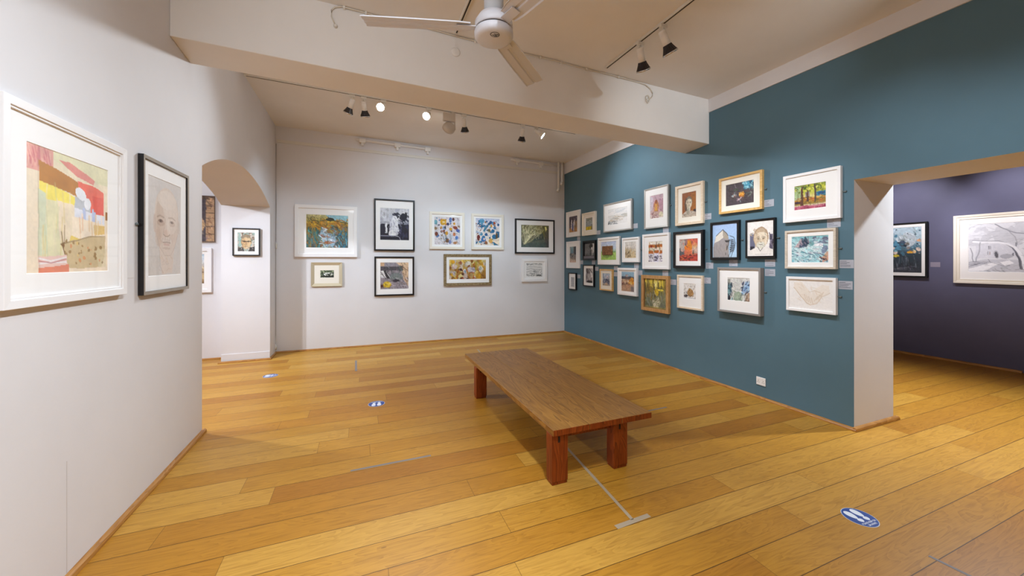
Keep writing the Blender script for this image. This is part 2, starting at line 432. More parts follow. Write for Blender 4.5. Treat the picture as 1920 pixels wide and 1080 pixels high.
# ------------------------------------------------------------------ painting the artworks
class Painter:
    def __init__(s, w, h, seed, warp=0.012):
        s.w, s.h = w, h; s.tex = .1
        s.rs = np.random.RandomState(seed)
        v, u = np.mgrid[0:h, 0:w].astype(float)
        s.U0, s.V0 = u / (w - 1), v / (h - 1)
        s.U = s.U0 + (s.noise(7, 7) - 0.5) * 2 * warp
        s.V = s.V0 + (s.noise(7, 7) - 0.5) * 2 * warp
        s.C = np.ones((h, w, 3)) * 235.0
        s.asp = h / w
    def noise(s, nx, ny, octv=2):
        out = np.zeros((s.h, s.w)); amp, tot = 1.0, 0.0
        for o in range(octv):
            gx, gy = max(1, int(nx * 2 ** o)), max(1, int(ny * 2 ** o))
            g = s.rs.rand(gy + 2, gx + 2)
            x, y = s.U0 * gx, s.V0 * gy
            xi, yi = x.astype(int), y.astype(int); fx, fy = x - xi, y - yi
            fx = fx * fx * (3 - 2 * fx); fy = fy * fy * (3 - 2 * fy)
            out += amp * ((g[yi, xi] * (1 - fx) + g[yi, xi + 1] * fx) * (1 - fy) + (g[yi + 1, xi] * (1 - fx) + g[yi + 1, xi + 1] * fx) * fy)
            tot += amp; amp *= 0.55
        return out / tot
    def put(s, mask, col, a=1.0):
        m = (mask * a)[..., None] if mask.dtype != bool else (mask.astype(float) * a)[..., None]
        s.C = s.C * (1 - m) + np.array(hexc(col), float) * m
    def run(s, ops):
        for op in ops: getattr(s, 'o_' + op[0])(*op[1:])
        if s.tex > .08: s.o_f(170, .09, .015, 60, 60, .42)
        if s.tex: s.o_n(s.w / 3.0, s.h / 3.0, s.tex)
        return np.clip(s.C, 0, 255)
    def o_bg(s, c): s.C[:] = hexc(c)
    def o_g(s, stops):
        vs = [p for p, _ in stops]
        for k in range(3): s.C[..., k] = np.interp(s.V, vs, [hexc(c)[k] for _, c in stops])
    def o_e(s, cx, cy, rx, ry, col, rot=0, a=1.0):
        c, n = math.cos(R(rot)), math.sin(R(rot))
        x, y = s.U - cx, (s.V - cy) * s.asp
        X, Y = x * c + y * n, -x * n + y * c
        s.put((X / rx) ** 2 + (Y / (ry * s.asp)) ** 2 < 1, col, a)
    def o_p(s, pts, col, a=1.0):
        ins = np.zeros(s.U.shape, bool); n = len(pts)
        for i in range(n):
            (x1, y1), (x2, y2) = pts[i], pts[(i + 1) % n]
            if y1 == y2: continue
            cond = (s.V > min(y1, y2)) & (s.V <= max(y1, y2))
            ins ^= cond & (s.U < (s.V - y1) * (x2 - x1) / (y2 - y1) + x1)
        s.put(ins, col, a)
    def o_r(s, x0, y0, x1, y1, col, a=1.0):
        s.put((s.U >= x0) & (s.U <= x1) & (s.V >= y0) & (s.V <= y1), col, a)
    def o_l(s, pts, w, col, a=1.0):
        d = np.full(s.U.shape, 9.0)
        for (x1, y1), (x2, y2) in zip(pts, pts[1:]):
            dx, dy = x2 - x1, (y2 - y1) * s.asp
            t = np.clip(((s.U - x1) * dx + (s.V - y1) * s.asp * dy) / (dx * dx + dy * dy + 1e-9), 0, 1)
            d = np.minimum(d, np.hypot(s.U - x1 - t * dx, (s.V - y1) * s.asp - t * dy))
        px = 1.0 / s.w
        s.put(np.clip((w / 2 - d) / px + 0.5, 0, 1), col, a)
    def o_s(s, n, box, cols, ln, w, ang, spread, a=1.0):
        x0, y0, x1, y1 = box
        for i in range(n):
            x, y = s.rs.uniform(x0, x1), s.rs.uniform(y0, y1)
            t = R(ang + s.rs.uniform(-spread, spread)); l = ln * s.rs.uniform(0.5, 1.2) / 2
            cx, cy = math.cos(t) * l, math.sin(t) * l / s.asp
            s.o_l([(x - cx, y - cy), (x + cx, y + cy)], w * s.rs.uniform(0.6, 1.3), cols[s.rs.randint(len(cols))], a)
    def o_d(s, n, box, cols, r0, r1, a=1.0):
        x0, y0, x1, y1 = box
        for i in range(n):
            r = s.rs.uniform(r0, r1)
            s.o_e(s.rs.uniform(x0, x1), s.rs.uniform(y0, y1), r, r * s.rs.uniform(0.7, 1.4) / s.asp, cols[s.rs.randint(len(cols))], s.rs.uniform(0, 180), a)
    def o_n(s, nx, ny, amp):
        s.C *= (1 + (s.noise(nx, ny, 3) - 0.5) * 2 * amp)[..., None]
    def o_c(s, nx, ny, thr, col, box=(0, 0, 1, 1), a=1.0):
        x0, y0, x1, y1 = box
        m = (s.noise(nx, ny, 3) > thr) & (s.U >= x0) & (s.U <= x1) & (s.V >= y0) & (s.V <= y1)
        s.put(m, col, a)
    def o_f(s, n, ln, w, ang, spread, amp):
        """loose brush marks picked from the colour underneath, lighter or darker"""
        for i in range(n):
            x, y = s.rs.rand(), s.rs.rand()
            c = np.clip(s.C[int(y * (s.h - 1)), int(x * (s.w - 1))] * (1 + s.rs.uniform(-amp, amp * .8)) + s.rs.uniform(-9, 9, 3), 0, 255)
            t = R(ang + s.rs.uniform(-spread, spread)); l = ln * s.rs.uniform(.4, 1.2) / 2
            cx, cy = math.cos(t) * l, math.sin(t) * l / s.asp
            x += s.rs.uniform(-.03, .03); y += s.rs.uniform(-.03, .03)
            s.o_l([(x - cx, y - cy), (x + cx, y + cy)], w * s.rs.uniform(.5, 1.3), '%02x%02x%02x' % tuple(int(v) for v in c), .75)
    def o_face(s, cx, cy, rx, ry, skin, shade, hair, line, beard=None, hairtop=1.0):
        """a painted head: hair, oval, brows, eyes, nose, mouth"""
        if hair: s.o_e(cx, cy - ry * .1, rx * 1.12, ry * 1.0, hair)
        s.o_e(cx - rx * 1.0, cy + ry * .05, rx * .12, ry * .18, shade); s.o_e(cx + rx * 1.0, cy + ry * .05, rx * .12, ry * .18, shade)
        s.o_e(cx, cy, rx * .98, ry, skin)
        s.o_e(cx - rx * .6, cy + ry * .15, rx * .38, ry * .7, shade, 0, .5)
        s.o_e(cx + rx * .3, cy + ry * .3, rx * .3, ry * .3, shade, 0, .25)
        if hair:
            m = (((s.U - cx) / (rx * 1.12)) ** 2 + ((s.V - cy + ry * .1) / ry) ** 2 < 1) & (s.V < cy - ry * (.62 - .25 * ((s.U - cx) / rx) ** 2))
            s.put(m, hair, .9 * hairtop)
        if beard: s.o_e(cx, cy + ry * .64, rx * .66, ry * .36, beard, 0, .6)
        for sg in (-1, 1):
            s.o_l([(cx + sg * rx * .62, cy - ry * .1), (cx + sg * rx * .4, cy - ry * .17), (cx + sg * rx * .2, cy - ry * .12)], rx * .09, line, .6)
            s.o_e(cx + sg * rx * .4, cy + ry * .02, rx * .26, ry * .1, shade, 0, .6)
            s.o_e(cx + sg * rx * .4, cy, rx * .15, ry * .045, line, 0, .8)
        s.o_l([(cx - rx * .08, cy), (cx - rx * .12, cy + ry * .3), (cx + rx * .1, cy + ry * .33)], rx * .1, shade, .8)
        s.o_e(cx, cy + ry * .36, rx * .16, ry * .035, line, 0, .4)
        s.o_e(cx, cy + ry * .58, rx * .3, ry * .04, line, 0, .5)
        s.o_s(30, (cx - rx, cy - ry * .9, cx + rx, cy + ry * .9), [skin, shade, skin, hair or skin], rx * .3, rx * .07, 75, 35, .4)

ART = {}
# --- large pastel collage on the near left wall
ART['N1'] = [('g', [(0, 'efe2c2'), (.3, 'f2e2c8'), (1, 'f2dec4')]), ('n', 6, 6, .05),
    ('p', [(.1, 0), (1, 0), (1, .16), (.86, .17), (.3, .08)], 'e4dfb9'),
    ('p', [(0, 0), (.28, 0), (.28, .13), (.14, .2), (0, .2)], 'e2a397'), ('s', 26, (0, .01, .26, .16), ['d47c80', 'c8707a', 'efc3b4'], .1, .014, 80, 25, .7),
    ('p', [(.34, .06), (.46, .05), (.7, .11), (.8, .15), (.78, .19), (.55, .15)], 'e2837b', .85),
    ('p', [(.13, .11), (.36, .145), (.57, .2), (.6, .26), (.55, .33), (.35, .3), (.13, .28)], 'bd8038'),
    ('p', [(.57, .19), (.78, .2), (.93, .24), (.94, .46), (.72, .47), (.7, .33), (.58, .25)], 'f0725c'),
    ('p', [(.77, .29), (.93, .29), (.93, .46), (.77, .46)], 'e65e4c'),
    ('p', [(.13, .27), (.35, .3), (.53, .34), (.53, .41), (.3, .42), (.13, .4)], 'f5e36a'),
    ('p', [(.12, .4), (.32, .41), (.38, .8), (.4, .86), (.14, .86)], 'e8e2ba'), ('p', [(.12, .33), (.2, .36), (.22, .84), (.12, .86)], 'd8ddc0'),
    ('p', [(.31, .4), (.55, .41), (.54, .72), (.4, .75), (.36, .78)], 'f0dfc4'), ('s', 20, (.13, .42, .52, .8), ['e3cf8e', 'efe3c4', 'cfd2a2'], .3, .012, 88, 6, .6),
    ('p', [(.53, .33), (.74, .36), (.74, .46), (.53, .44)], 'c2c6cc'),
    ('e', .61, .3, .075, .05, 'eef0f6', 20), ('e', .7, .375, .045, .055, 'eef0f6', 10),
    ('p', [(.53, .43), (.95, .47), (.95, .56), (.53, .51)], 'e6e8f2'), ('s', 7, (.57, .46, .93, .52), ['bdc8e8', 'f8e8dc'], .1, .03, 88, 4),
    ('p', [(.5, .51), (.95, .55), (.96, .68), (.74, .7), (.5, .74)], 'f8e7cf'), ('p', [(.78, .56), (.95, .56), (.95, .64), (.8, .66)], 'e7c373'), ('s', 12, (.52, .54, .92, .64), ['efc39c', 'f6e6cc', 'e9c89a'], .14, .015, 88, 6, .7),
    ('p', [(.48, .68), (.6, .7), (.54, .74), (.46, .74)], 'ecd06c'),
    ('p', [(.36, .76), (.5, .72), (.74, .67), (.97, .665), (.95, .86), (.9, .96), (.62, .97), (.46, .96), (.4, .82)], 'd3bc90'), ('n', 12, 12, .05),
    ('p', [(.8, .78), (.98, .78), (.97, .95), (.86, .97)], 'd9cba4', .6),
    ('d', 34, (.4, .72, .92, .94), ['a17c47', '93713d', 'd98f5a', 'dfc078'], .006, .02, .8), ('p', [(.36, .76), (.41, .74), (.4, .8)], '8a5f32'),
    ('l', [(.37, .66), (.39, .79), (.42, .86)], .008, '7a5c34'), ('l', [(.41, .6), (.4, .75)], .006, '8a6d3c'), ('l', [(.36, .765), (.72, .675), (.96, .66)], .006, '8a6f45'),
    ('p', [(.12, .87), (.44, .85), (.44, .93), (.12, .96)], 'eecbc0'), ('l', [(.13, .88), (.25, .9), (.43, .87)], .012, 'f4eef0'), ('l', [(.13, .92), (.28, .91), (.43, .91)], .012, 'f4eef0'), ('l', [(.13, .9), (.25, .915), (.43, .885)], .007, 'b86a6c'),
    ('p', [(.12, .955), (.46, .93), (.46, 1), (.12, 1)], 'e58768'), ('n', 5, 5, .05), ('r', 0, .2, .12, 1, 'f0e0c8', .6), ('r', .965, .42, 1, .5, 'a06a28'), ('l', [(.12, .1), (.13, .97)], .005, 'a58a68', .6)]
ART['N2'] = [('g', [(0, 'dad4d0'), (1, 'd6cec8')]), ('n', 3, 3, .03),
    ('p', [(.3, .66), (.8, .66), (.72, .98), (.4, .98)], 'ddccbf'), ('e', .2, .46, .05, .1, 'd2c0b3'), ('e', .93, .47, .04, .08, 'd5c5b9'),
    ('e', .56, .34, .37, .27, 'dfcfc2'), ('p', [(.2, .36), (.92, .36), (.9, .56), (.8, .7), (.66, .79), (.48, .79), (.32, .7), (.22, .56)], 'dccabc'),
    ('e', .33, .42, .13, .2, 'd3bca9', 0, .6), ('e', .56, .2, .28, .1, 'e9dcd1', 0, .8), ('e', .7, .36, .2, .2, 'e7d9cd', 0, .5), ('e', .3, .6, .1, .1, 'd2b9a6', 0, .5),
    ('s', 60, (.22, .1, .9, .74), ['d3c0b1', 'eadfd5', 'c9b3a2', 'dcc3b0', 'e4cdbd'], .06, .006, 70, 40, .35),
    ('l', [(.26, .395), (.34, .375), (.46, .39)], .022, 'b39a87', .8), ('l', [(.6, .385), (.72, .375), (.82, .395)], .018, 'c0a997', .8),
    ('e', .36, .45, .11, .035, 'bd9f8b', 0, .6), ('e', .71, .445, .1, .03, 'cbb3a3', 0, .6), ('e', .36, .43, .07, .017, '8f715f', 0, .85), ('e', .36, .43, .025, .018, '5f4a40'), ('e', .71, .425, .065, .014, 'a58f80', 0, .85), ('e', .71, .425, .022, .015, '7d6a5e'),
    ('l', [(.5, .4), (.47, .5), (.44, .55)], .016, 'bda28e', .7), ('e', .54, .55, .085, .035, 'd9bfae'), ('l', [(.44, .565), (.5, .585), (.57, .585), (.64, .565)], .014, 'a2866f', .8), ('e', .6, .48, .05, .09, 'e9dcd0', 0, .6),
    ('e', .54, .625, .17, .028, 'd8c9bd'), ('s', 22, (.37, .6, .7, .645), ['efe8e2', 'c9b7a9', 'b7a394'], .06, .01, 80, 40, .7), ('l', [(.42, .655), (.54, .65), (.66, .652)], .012, '96796a', .8), ('e', .54, .675, .1, .016, 'cfa99c', 0, .7), ('e', .54, .715, .12, .012, 'bfa594', 0, .5),
    ('l', [(.2, .38), (.22, .56), (.32, .7), (.48, .79), (.66, .79), (.8, .7), (.9, .56)], .01, 'c0a898', .7), ('l', [(.34, .56), (.36, .64)], .01, 'b99f8c', .6), ('l', [(.72, .56), (.73, .64)], .01, 'c3ac9b', .6),
    ('s', 16, (.34, .79, .72, .97), ['cdb097', 'dcbf8e', 'c8b5aa'], .1, .01, 20, 50, .5), ('l', [(.32, .74), (.34, .9), (.44, .97)], .01, 'b3a091', .6)]
# --- white far wall
ART['W1'] = [('g', [(0, 'c3ba86'), (.16, 'b9a95e'), (.3, 'b08a2c'), (.5, '8f7a40'), (.75, '5c7470'), (1, '4c4a44')]), ('p', [(.45, 0), (1, 0), (1, .2), (.6, .15)], '93c0cc'),
    ('s', 60, (0, .14, 1, .4), ['d8a81c', 'c98c14', '9a6a1c', 'e0c050', '7a5a1c', 'b07028'], .12, .02, 20, 40), ('e', .56, .14, .1, .05, '2c2f22'), ('l', [(.1, .17), (.3, .2), (.5, .14), (.8, .2), (1, .24)], .02, '4a4a2c'), ('s', 18, (.04, .08, .4, .2), ['4a4a30', '6a6a3a'], .07, .008, 60, 40),
    ('s', 80, (0, .42, .4, 1), ['2f6a6c', '1f5058', '4a4024', '6b5a2a', '3f8a8c', '8a6a30'], .12, .022, 88, 25), ('s', 90, (.6, .38, 1, 1), ['2f84a4', '1f6484', '5ca4bc', '2a4c5c', '8cc4d4', '6a5038'], .1, .02, 80, 30), ('s', 40, (.6, .3, 1, .5), ['a0683a', '8a7040', '5c8a90'], .1, .02, 30, 30),
    ('p', [(.36, .45), (.44, .42), (.5, .56), (.66, .58), (.72, .8), (.62, .98), (.4, .96), (.36, .7), (.28, .62)], '98b4c4'), ('s', 44, (.32, .5, .72, .98), ['c4d4e0', '84a4bc', 'b09090', '9a6a50', 'dfe6ee', '7a4c3c'], .1, .02, 10, 30), ('e', .5, .85, .08, .05, '8c5834'), ('s', 120, (0, .2, 1, 1), ['2c4c50', '6c5428', 'c8941c', '4c8ca0', '8c6c40', 'a0503c', '1c3c44'], .06, .01, 70, 60, .7), ('l', [(.4, .52), (.48, .44), (.38, .4)], .03, 'dfe4e6')]
ART['W2'] = [('bg', '5a6a4c'), ('c', 6, 3, .5, '1e2a1c'), ('c', 8, 4, .52, 'a4b08c'), ('e', .6, .5, .36, .2, 'e4e8e0'), ('l', [(.4, .55), (.95, .45)], .05, '2a3424'), ('r', .36, .8, 1, 1, '0c120e'), ('e', .3, .75, .14, .12, 'eef2ea'), ('c', 9, 5, .6, '10180e')]
ART['W3'] = [('g', [(0, 'cfd0d6'), (.42, 'c9cbd4'), (.45, '18182e'), (1, '12122a')]), ('c', 5, 4, .56, 'b4b6c4', (0, 0, 1, .42)), ('s', 40, (.45, .15, 1, .42), ['1a1a2c', '3c3c50', '0e0e1e', 'e0e0e4'], .12, .05, 60, 50), ('e', .78, .28, .1, .14, '15152a'), ('e', .52, .2, .1, .06, '24243a'),
    ('r', 0, .43, .4, .5, 'c8cad4', .8), ('r', .62, .44, 1, .5, 'b8bac8', .7), ('r', .17, .46, .24, .78, 'e8eaf0'), ('p', [(.3, .2), (.55, .25), (.6, .5), (.66, .7), (.6, .84), (.28, .84), (.34, .6)], 'c8cad6'), ('e', .5, .5, .12, .28, 'e6e7ee'), ('e', .42, .78, .14, .1, 'eeeff4'), ('s', 30, (.3, .4, .7, .8), ['f2f2f6', '9a9cb0', 'd8dae4'], .1, .03, 70, 40, .6),
    ('r', 0, .85, .6, .88, '8a8ca0'), ('l', [(.55, .86), (.66, .9), (.7, .99)], .02, 'd8dae4'), ('s', 24, (.6, .5, 1, .95), ['2c2c50', '0c0c1c', '3c3c5c'], .12, .03, 88, 10)]
ART['W4'] = [('bg', '8c8288'), ('p', [(.55, 0), (1, 0), (1, .9), (.8, .6), (.75, .2)], 'd0b090'), ('r', 0, .15, .8, .3, '4a464c'), ('r', .18, 0, .5, .14, '8c8890'), ('r', 0, 0, .14, .14, 'c4a07c'), ('s', 30, (.2, .2, .8, .6), ['38343c', '6c7470', '94908e', '5c5860', '4c5a54'], .2, .02, 80, 40), ('e', .55, .55, .24, .16, '707c78', 0, .7), ('p', [(.1, .3), (.2, .3), (.34, .6), (.22, .6)], '2c282c'), ('p', [(.0, .32), (.1, .3), (.2, .58), (.02, .58)], 'd8d4d4'), ('l', [(0, .35), (.2, .62)], .02, '3c383c'), ('l', [(.2, .34), (.34, .58)], .015, 'e4e0e0'),
    ('e', .24, .82, .15, .12, 'c8a420'), ('d', 20, (.12, .72, .36, .92), ['d8b834', 'b08c18', 'e8d060'], .02, .05, .8), ('s', 50, (.35, .6, 1, 1), ['6c646c', '9c949c', '4c444c', 'b4aab0'], .14, .02, 30, 60), ('e', .55, .68, .12, .05, '2c2830'), ('s', 14, (.78, .2, 1, .8), ['6a4c38', '8a6c50', '4a3c34'], .2, .014, 60, 40), ('r', 0, .82, .1, .92, '4c2c20')]
_fl = [('s', 60, (0, 0, 1, 1), ['8c90a8', 'b89878', '6c88a0', 'a87c5c'], .1, .01, 70, 40, .7), ('d', 34, (.02, .02, .98, .98), ['5c7cb4', '4868a0', 'c08a1c', '7a3c20', '2c2c4c', '6c9cb4', 'b46428', '8c6c3c'], .025, .055), ('s', 40, (.05, .5, .7, 1), ['7aa0b4', '4c6c8c', '8c7c60', 'b8b0b4'], .2, .012, 75, 20)]
ART['W5'] = [('bg', 'd6cfd3'), ('n', 4, 4, .06)] + _fl + [('e', .34, .18, .12, .11, 'd09c14', 20), ('e', .36, .18, .05, .04, 'f0d8a0'), ('e', .06, .2, .07, .09, '6a9ca8'), ('e', .62, .08, .06, .07, '5470a8'), ('e', .73, .08, .045, .06, '5a2418'), ('e', .52, .26, .05, .06, '24204a'), ('e', .36, .4, .05, .07, '8c9cc0'), ('e', .41, .38, .025, .06, '20242c'), ('e', .63, .43, .06, .06, 'c89420'), ('e', .47, .58, .06, .07, 'cc9424'), ('e', .08, .61, .06, .07, '6c3018'), ('e', .81, .38, .09, .06, '8c3c20', 20), ('e', .9, .48, .07, .06, '4a5aa0'), ('e', .77, .62, .05, .07, 'b87040'), ('e', .87, .74, .06, .06, '4c7cc8'), ('e', .6, .9, .07, .07, '7c8cbc'), ('e', .49, .86, .06, .07, '6c4c34'), ('e', .8, .93, .07, .05, 'b88050'), ('e', .05, .42, .06, .05, '8c7050')]
ART['W6'] = [('bg', 'e6dccf'), ('g', [(0, 'bcc4dc'), (.3, 'dcd4d4'), (1, 'e8dccb')]), ('d', 34, (.02, .1, .98, .95), ['3c88b0', '286c98', '1c5c84', '64a4bc', '9c6c3c'], .03, .06), ('e', .26, .1, .1, .08, '4c94b8', 0), ('r', .22, .1, .3, .24, '4c94b8'), ('e', .46, .11, .04, .03, '2c5484'), ('e', .62, .15, .06, .07, '2c5080', 30), ('e', .78, .17, .05, .05, 'a84c24'), ('e', .95, .22, .05, .05, '1c5488'), ('p', [(.3, .45), (.48, .22), (.54, .26), (.38, .5)], '3c7894'), ('e', .66, .28, .05, .06, 'c88c24'), ('e', .8, .34, .06, .06, '34709c'), ('e', .56, .46, .06, .07, '7c6c44'), ('e', .72, .47, .07, .07, '1c6490'), ('e', .12, .72, .075, .11, '6c1c10'), ('e', .43, .6, .06, .06, '1c5c90'), ('e', .22, .58, .08, .06, '4c94b8'), ('r', .92, .48, 1, .78, '1c5c84'), ('e', .78, .68, .09, .09, '1c6490'), ('e', .88, .66, .05, .14, '5c4c34'), ('e', .63, .83, .09, .09, 'd0a050'), ('p', [(.7, .82), (1, .7), (1, 1), (.98, 1)], 'f0e0c8'), ('p', [(.7, .86), (1, 1), (.76, 1)], '1c6c90'), ('e', .32, .79, .1, .08, '3470b0'), ('e', .42, .92, .06, .06, '8c5434'), ('d', 12, (0, .75, .4, 1), ['b4a4b8', '7c5c4c', 'd8c8c8'], .02, .04), ('d', 18, (0, .2, .25, .6), ['b89c90', '7c4c3c', 'a8b4c8', 'd8ccc8'], .02, .05)]
ART['W7'] = [('g', [(0, 'c8b078'), (.5, 'b48c3c'), (1, '8a5c24')]), ('d', 60, (0, 0, 1, 1), ['c89424', 'dcbc5c', 'a8641c', '8c5018', 'cdbcae', 'd8c888', 'b8a894'], .025, .07), ('d', 26, (.2, .5, .65, 1), ['7a3414', '54240c', 'a8541c', 'c4682c'], .02, .045), ('e', .14, .72, .055, .17, 'c4b06c'), ('e', .13, .7, .035, .12, 'a8a0a4'), ('e', .42, .62, .045, .15, 'ece6dc'), ('e', .42, .62, .02, .1, '6c8ca4'), ('e', .43, .85, .055, .15, 'c8b0a4'), ('e', .56, .5, .07, .14, 'c0b4b8'), ('e', .64, .52, .06, .13, 'b8acb4'), ('e', .6, .82, .05, .16, 'b4945c'), ('e', .84, .45, .06, .16, 'd8ccb4'), ('e', .84, .44, .03, .08, 'a4b0b0'), ('e', .8, .85, .08, .16, 'c8941c'), ('e', .1, .12, .06, .1, 'd49c1c'), ('e', .11, .4, .045, .09, 'd0b4b4'), ('e', .5, .18, .06, .1, 'dcd8cc'), ('r', .69, .1, .74, .6, 'a09424', .8), ('e', .3, .16, .05, .08, '9c5c3c'), ('e', .85, .06, .04, .08, 'b8901c'), ('s', 40, (0, 0, 1, .5), ['e4d898', '8c6c1c', 'd8c474'], .05, .008, 70, 50, .7)]
ART['W8'] = [('g', [(0, '70704c'), (.5, '626450'), (1, '4c5a58')]), ('r', .55, 0, 1, .6, '6a6428', .6), ('r', .85, .1, 1, 1, '4c4440', .7), ('n', 4, 3, .16), ('p', [(.1, .9), (.02, .3), (.2, 0), (.7, 0), (.8, .15), (.6, .5), (.4, .75)], 'a49c74', .4), ('p', [(.5, .5), (.75, .32), (.82, .65), (.4, .72)], '38484a', .7)] + \
    [('l', [(.12, .86), (.12 + .05 * i, .55 - .02 * i), (.06 + .11 * i, .06 + .05 * i)], .018, 'e6e2b4') for i in range(7)] + [('s', 80, (.05, .02, .75, .55), ['e0dcb4', 'ccc698', 'f0ecc8'], .12, .011, -55, 32, .85), ('l', [(.14, .86), (.35, .7), (.6, .48), (.8, .2)], .014, 'ccc894'), ('l', [(.08, .8), (.02, .5), (.06, .2)], .014, 'd8d4a4'), ('r', .855, .07, .905, .27, 'e4dc84'), ('r', .2, .8, .9, 1, '4c605c', .5), ('r', .82, .5, .83, .64, '94948c')]
ART['W9'] = [('bg', 'e2e0dd'), ('s', 26, (0, .02, 1, .13), ['4a4a4a', '7a7a7a', '909090'], .12, .014, 0, 25, .8), ('l', [(0, .3), (.4, .26), (1, .34)], .01, '8a8a8a'), ('l', [(0, .45), (.3, .42), (.7, .5), (1, .45)], .012, '606060'), ('l', [(0, .66), (.3, .58), (.6, .66)], .012, '505050'), ('s', 40, (.4, .5, 1, 1), ['3a3a3a', '6a6a6a', '8c8c8c'], .14, .014, -45, 30, .8), ('s', 20, (0, .7, .45, 1), ['5a5a5a', '8a8a8a'], .12, .012, 10, 40, .8), ('s', 10, (.6, .85, 1, 1), ['2a2a2a'], .08, .02, 0, 20)]
# --- arch jamb and side room
ART['J1'] = [('bg', 'cfc4b8'), ('c', 7, 7, .5, '8c7c6c'), ('c', 8, 8, .55, '9cb4ac'), ('d', 24, (0, 0, 1, 1), ['5c4c3c', 'a89484', 'd8ccbc', '6c8c84', '3c342c'], .03, .07, .7), ('face', .5, .5, .27, .38, 'd8bc92', 'b48a5c', '94826a', '3c2e22', None), ('l', [(.28, .46), (.46, .48), (.56, .48), (.74, .46)], .05, '2c241c'), ('s', 24, (.3, .3, .7, .85), ['e8d4b0', 'b8906c', '8c5c3c', 'd4b484'], .08, .02, 70, 40, .6), ('p', [(0, 1), (0, .8), (.3, .78), (.4, 1)], '4c4844'), ('p', [(1, 1), (1, .72), (.74, .78), (.62, 1)], '3c3834'), ('s', 20, (0, .75, 1, 1), ['1c1c1c', '8c8480', 'cfc8c0'], .1, .02, 80, 40)]
ART['S1'] = [('bg', '4c4248'), ('n', 6, 9, .12), ('r', 0, 0, 1, .08, '5c4434'), ('r', .85, .08, 1, 1, 'b4906c'), ('r', 0, .08, .13, 1, 'b4906c')] + [('r', .84, y, 1, y + .012, '3c2c24') for y in (.22, .36, .66, .82)] + [('s', 36, (.86, .1, .99, .98), ['7c5438', 'd0ac84', '5c3c28'], .06, .012, 60, 60, .8), ('e', .55, .62, .28, .26, 'cda87c'), ('e', .5, .45, .16, .14, 'c8a478'), ('s', 30, (.3, .4, .8, .8), ['a47c54', 'e0c09c'], .1, .012, 70, 40, .6), ('s', 16, (.15, .1, .84, .95), ['2c262c', '6c6068'], .3, .008, 0, 5, .7), ('s', 8, (.15, .1, .84, .95), ['2c262c'], .3, .008, 90, 4, .7)]
ART['S2'] = [('g', [(0, '9ab0c0'), (.3, 'd8dce0'), (.5, 'b49c7c'), (.8, 'c4ac84'), (1, '6c5034')]), ('n', 6, 6, .14), ('s', 30, (0, .4, 1, 1), ['8c6c48', 'd4c4a4', '5c4430'], .2, .02, 10, 30)]
# --- navy room
ART['V1'] = [('g', [(0, 'b4c8d4'), (.28, 'a4bcc8'), (.45, '54788c'), (.6, '24343e'), (1, '2a2c36')]), ('c', 4, 4, .5, '4c84a0', (0, .15, .6, .5)), ('e', .72, .28, .18, .16, 'b8c4cc'), ('e', .62, .36, .07, .07, '3c4c60'), ('d', 30, (0, .3, 1, .6), ['3c6478', '1c2c38', '7cacbc', 'd8c4b4', '8c8480'], .015, .05), ('d', 40, (0, .02, 1, .5), ['dce6ea', '4c6c7c', '8cb4c4', '24384a'], .008, .022), ('e', .78, .55, .06, .03, 'd8a030'), ('e', .86, .54, .04, .03, 'e0c090'), ('e', .5, .62, .07, .025, 'c8b83c'), ('e', .95, .3, .04, .03, 'd89c70'), ('s', 40, (.2, .66, .95, .9), ['6c7480', '101418', '8c909c', '404854'], .14, .01, 88, 8, .8), ('s', 24, (0, .85, 1, 1), ['5c606c', '7c7880', '3c4048'], .25, .014, -8, 8, .8)]
_k = .563
def _x(pts): return [(u * _k, v) for u, v in pts]
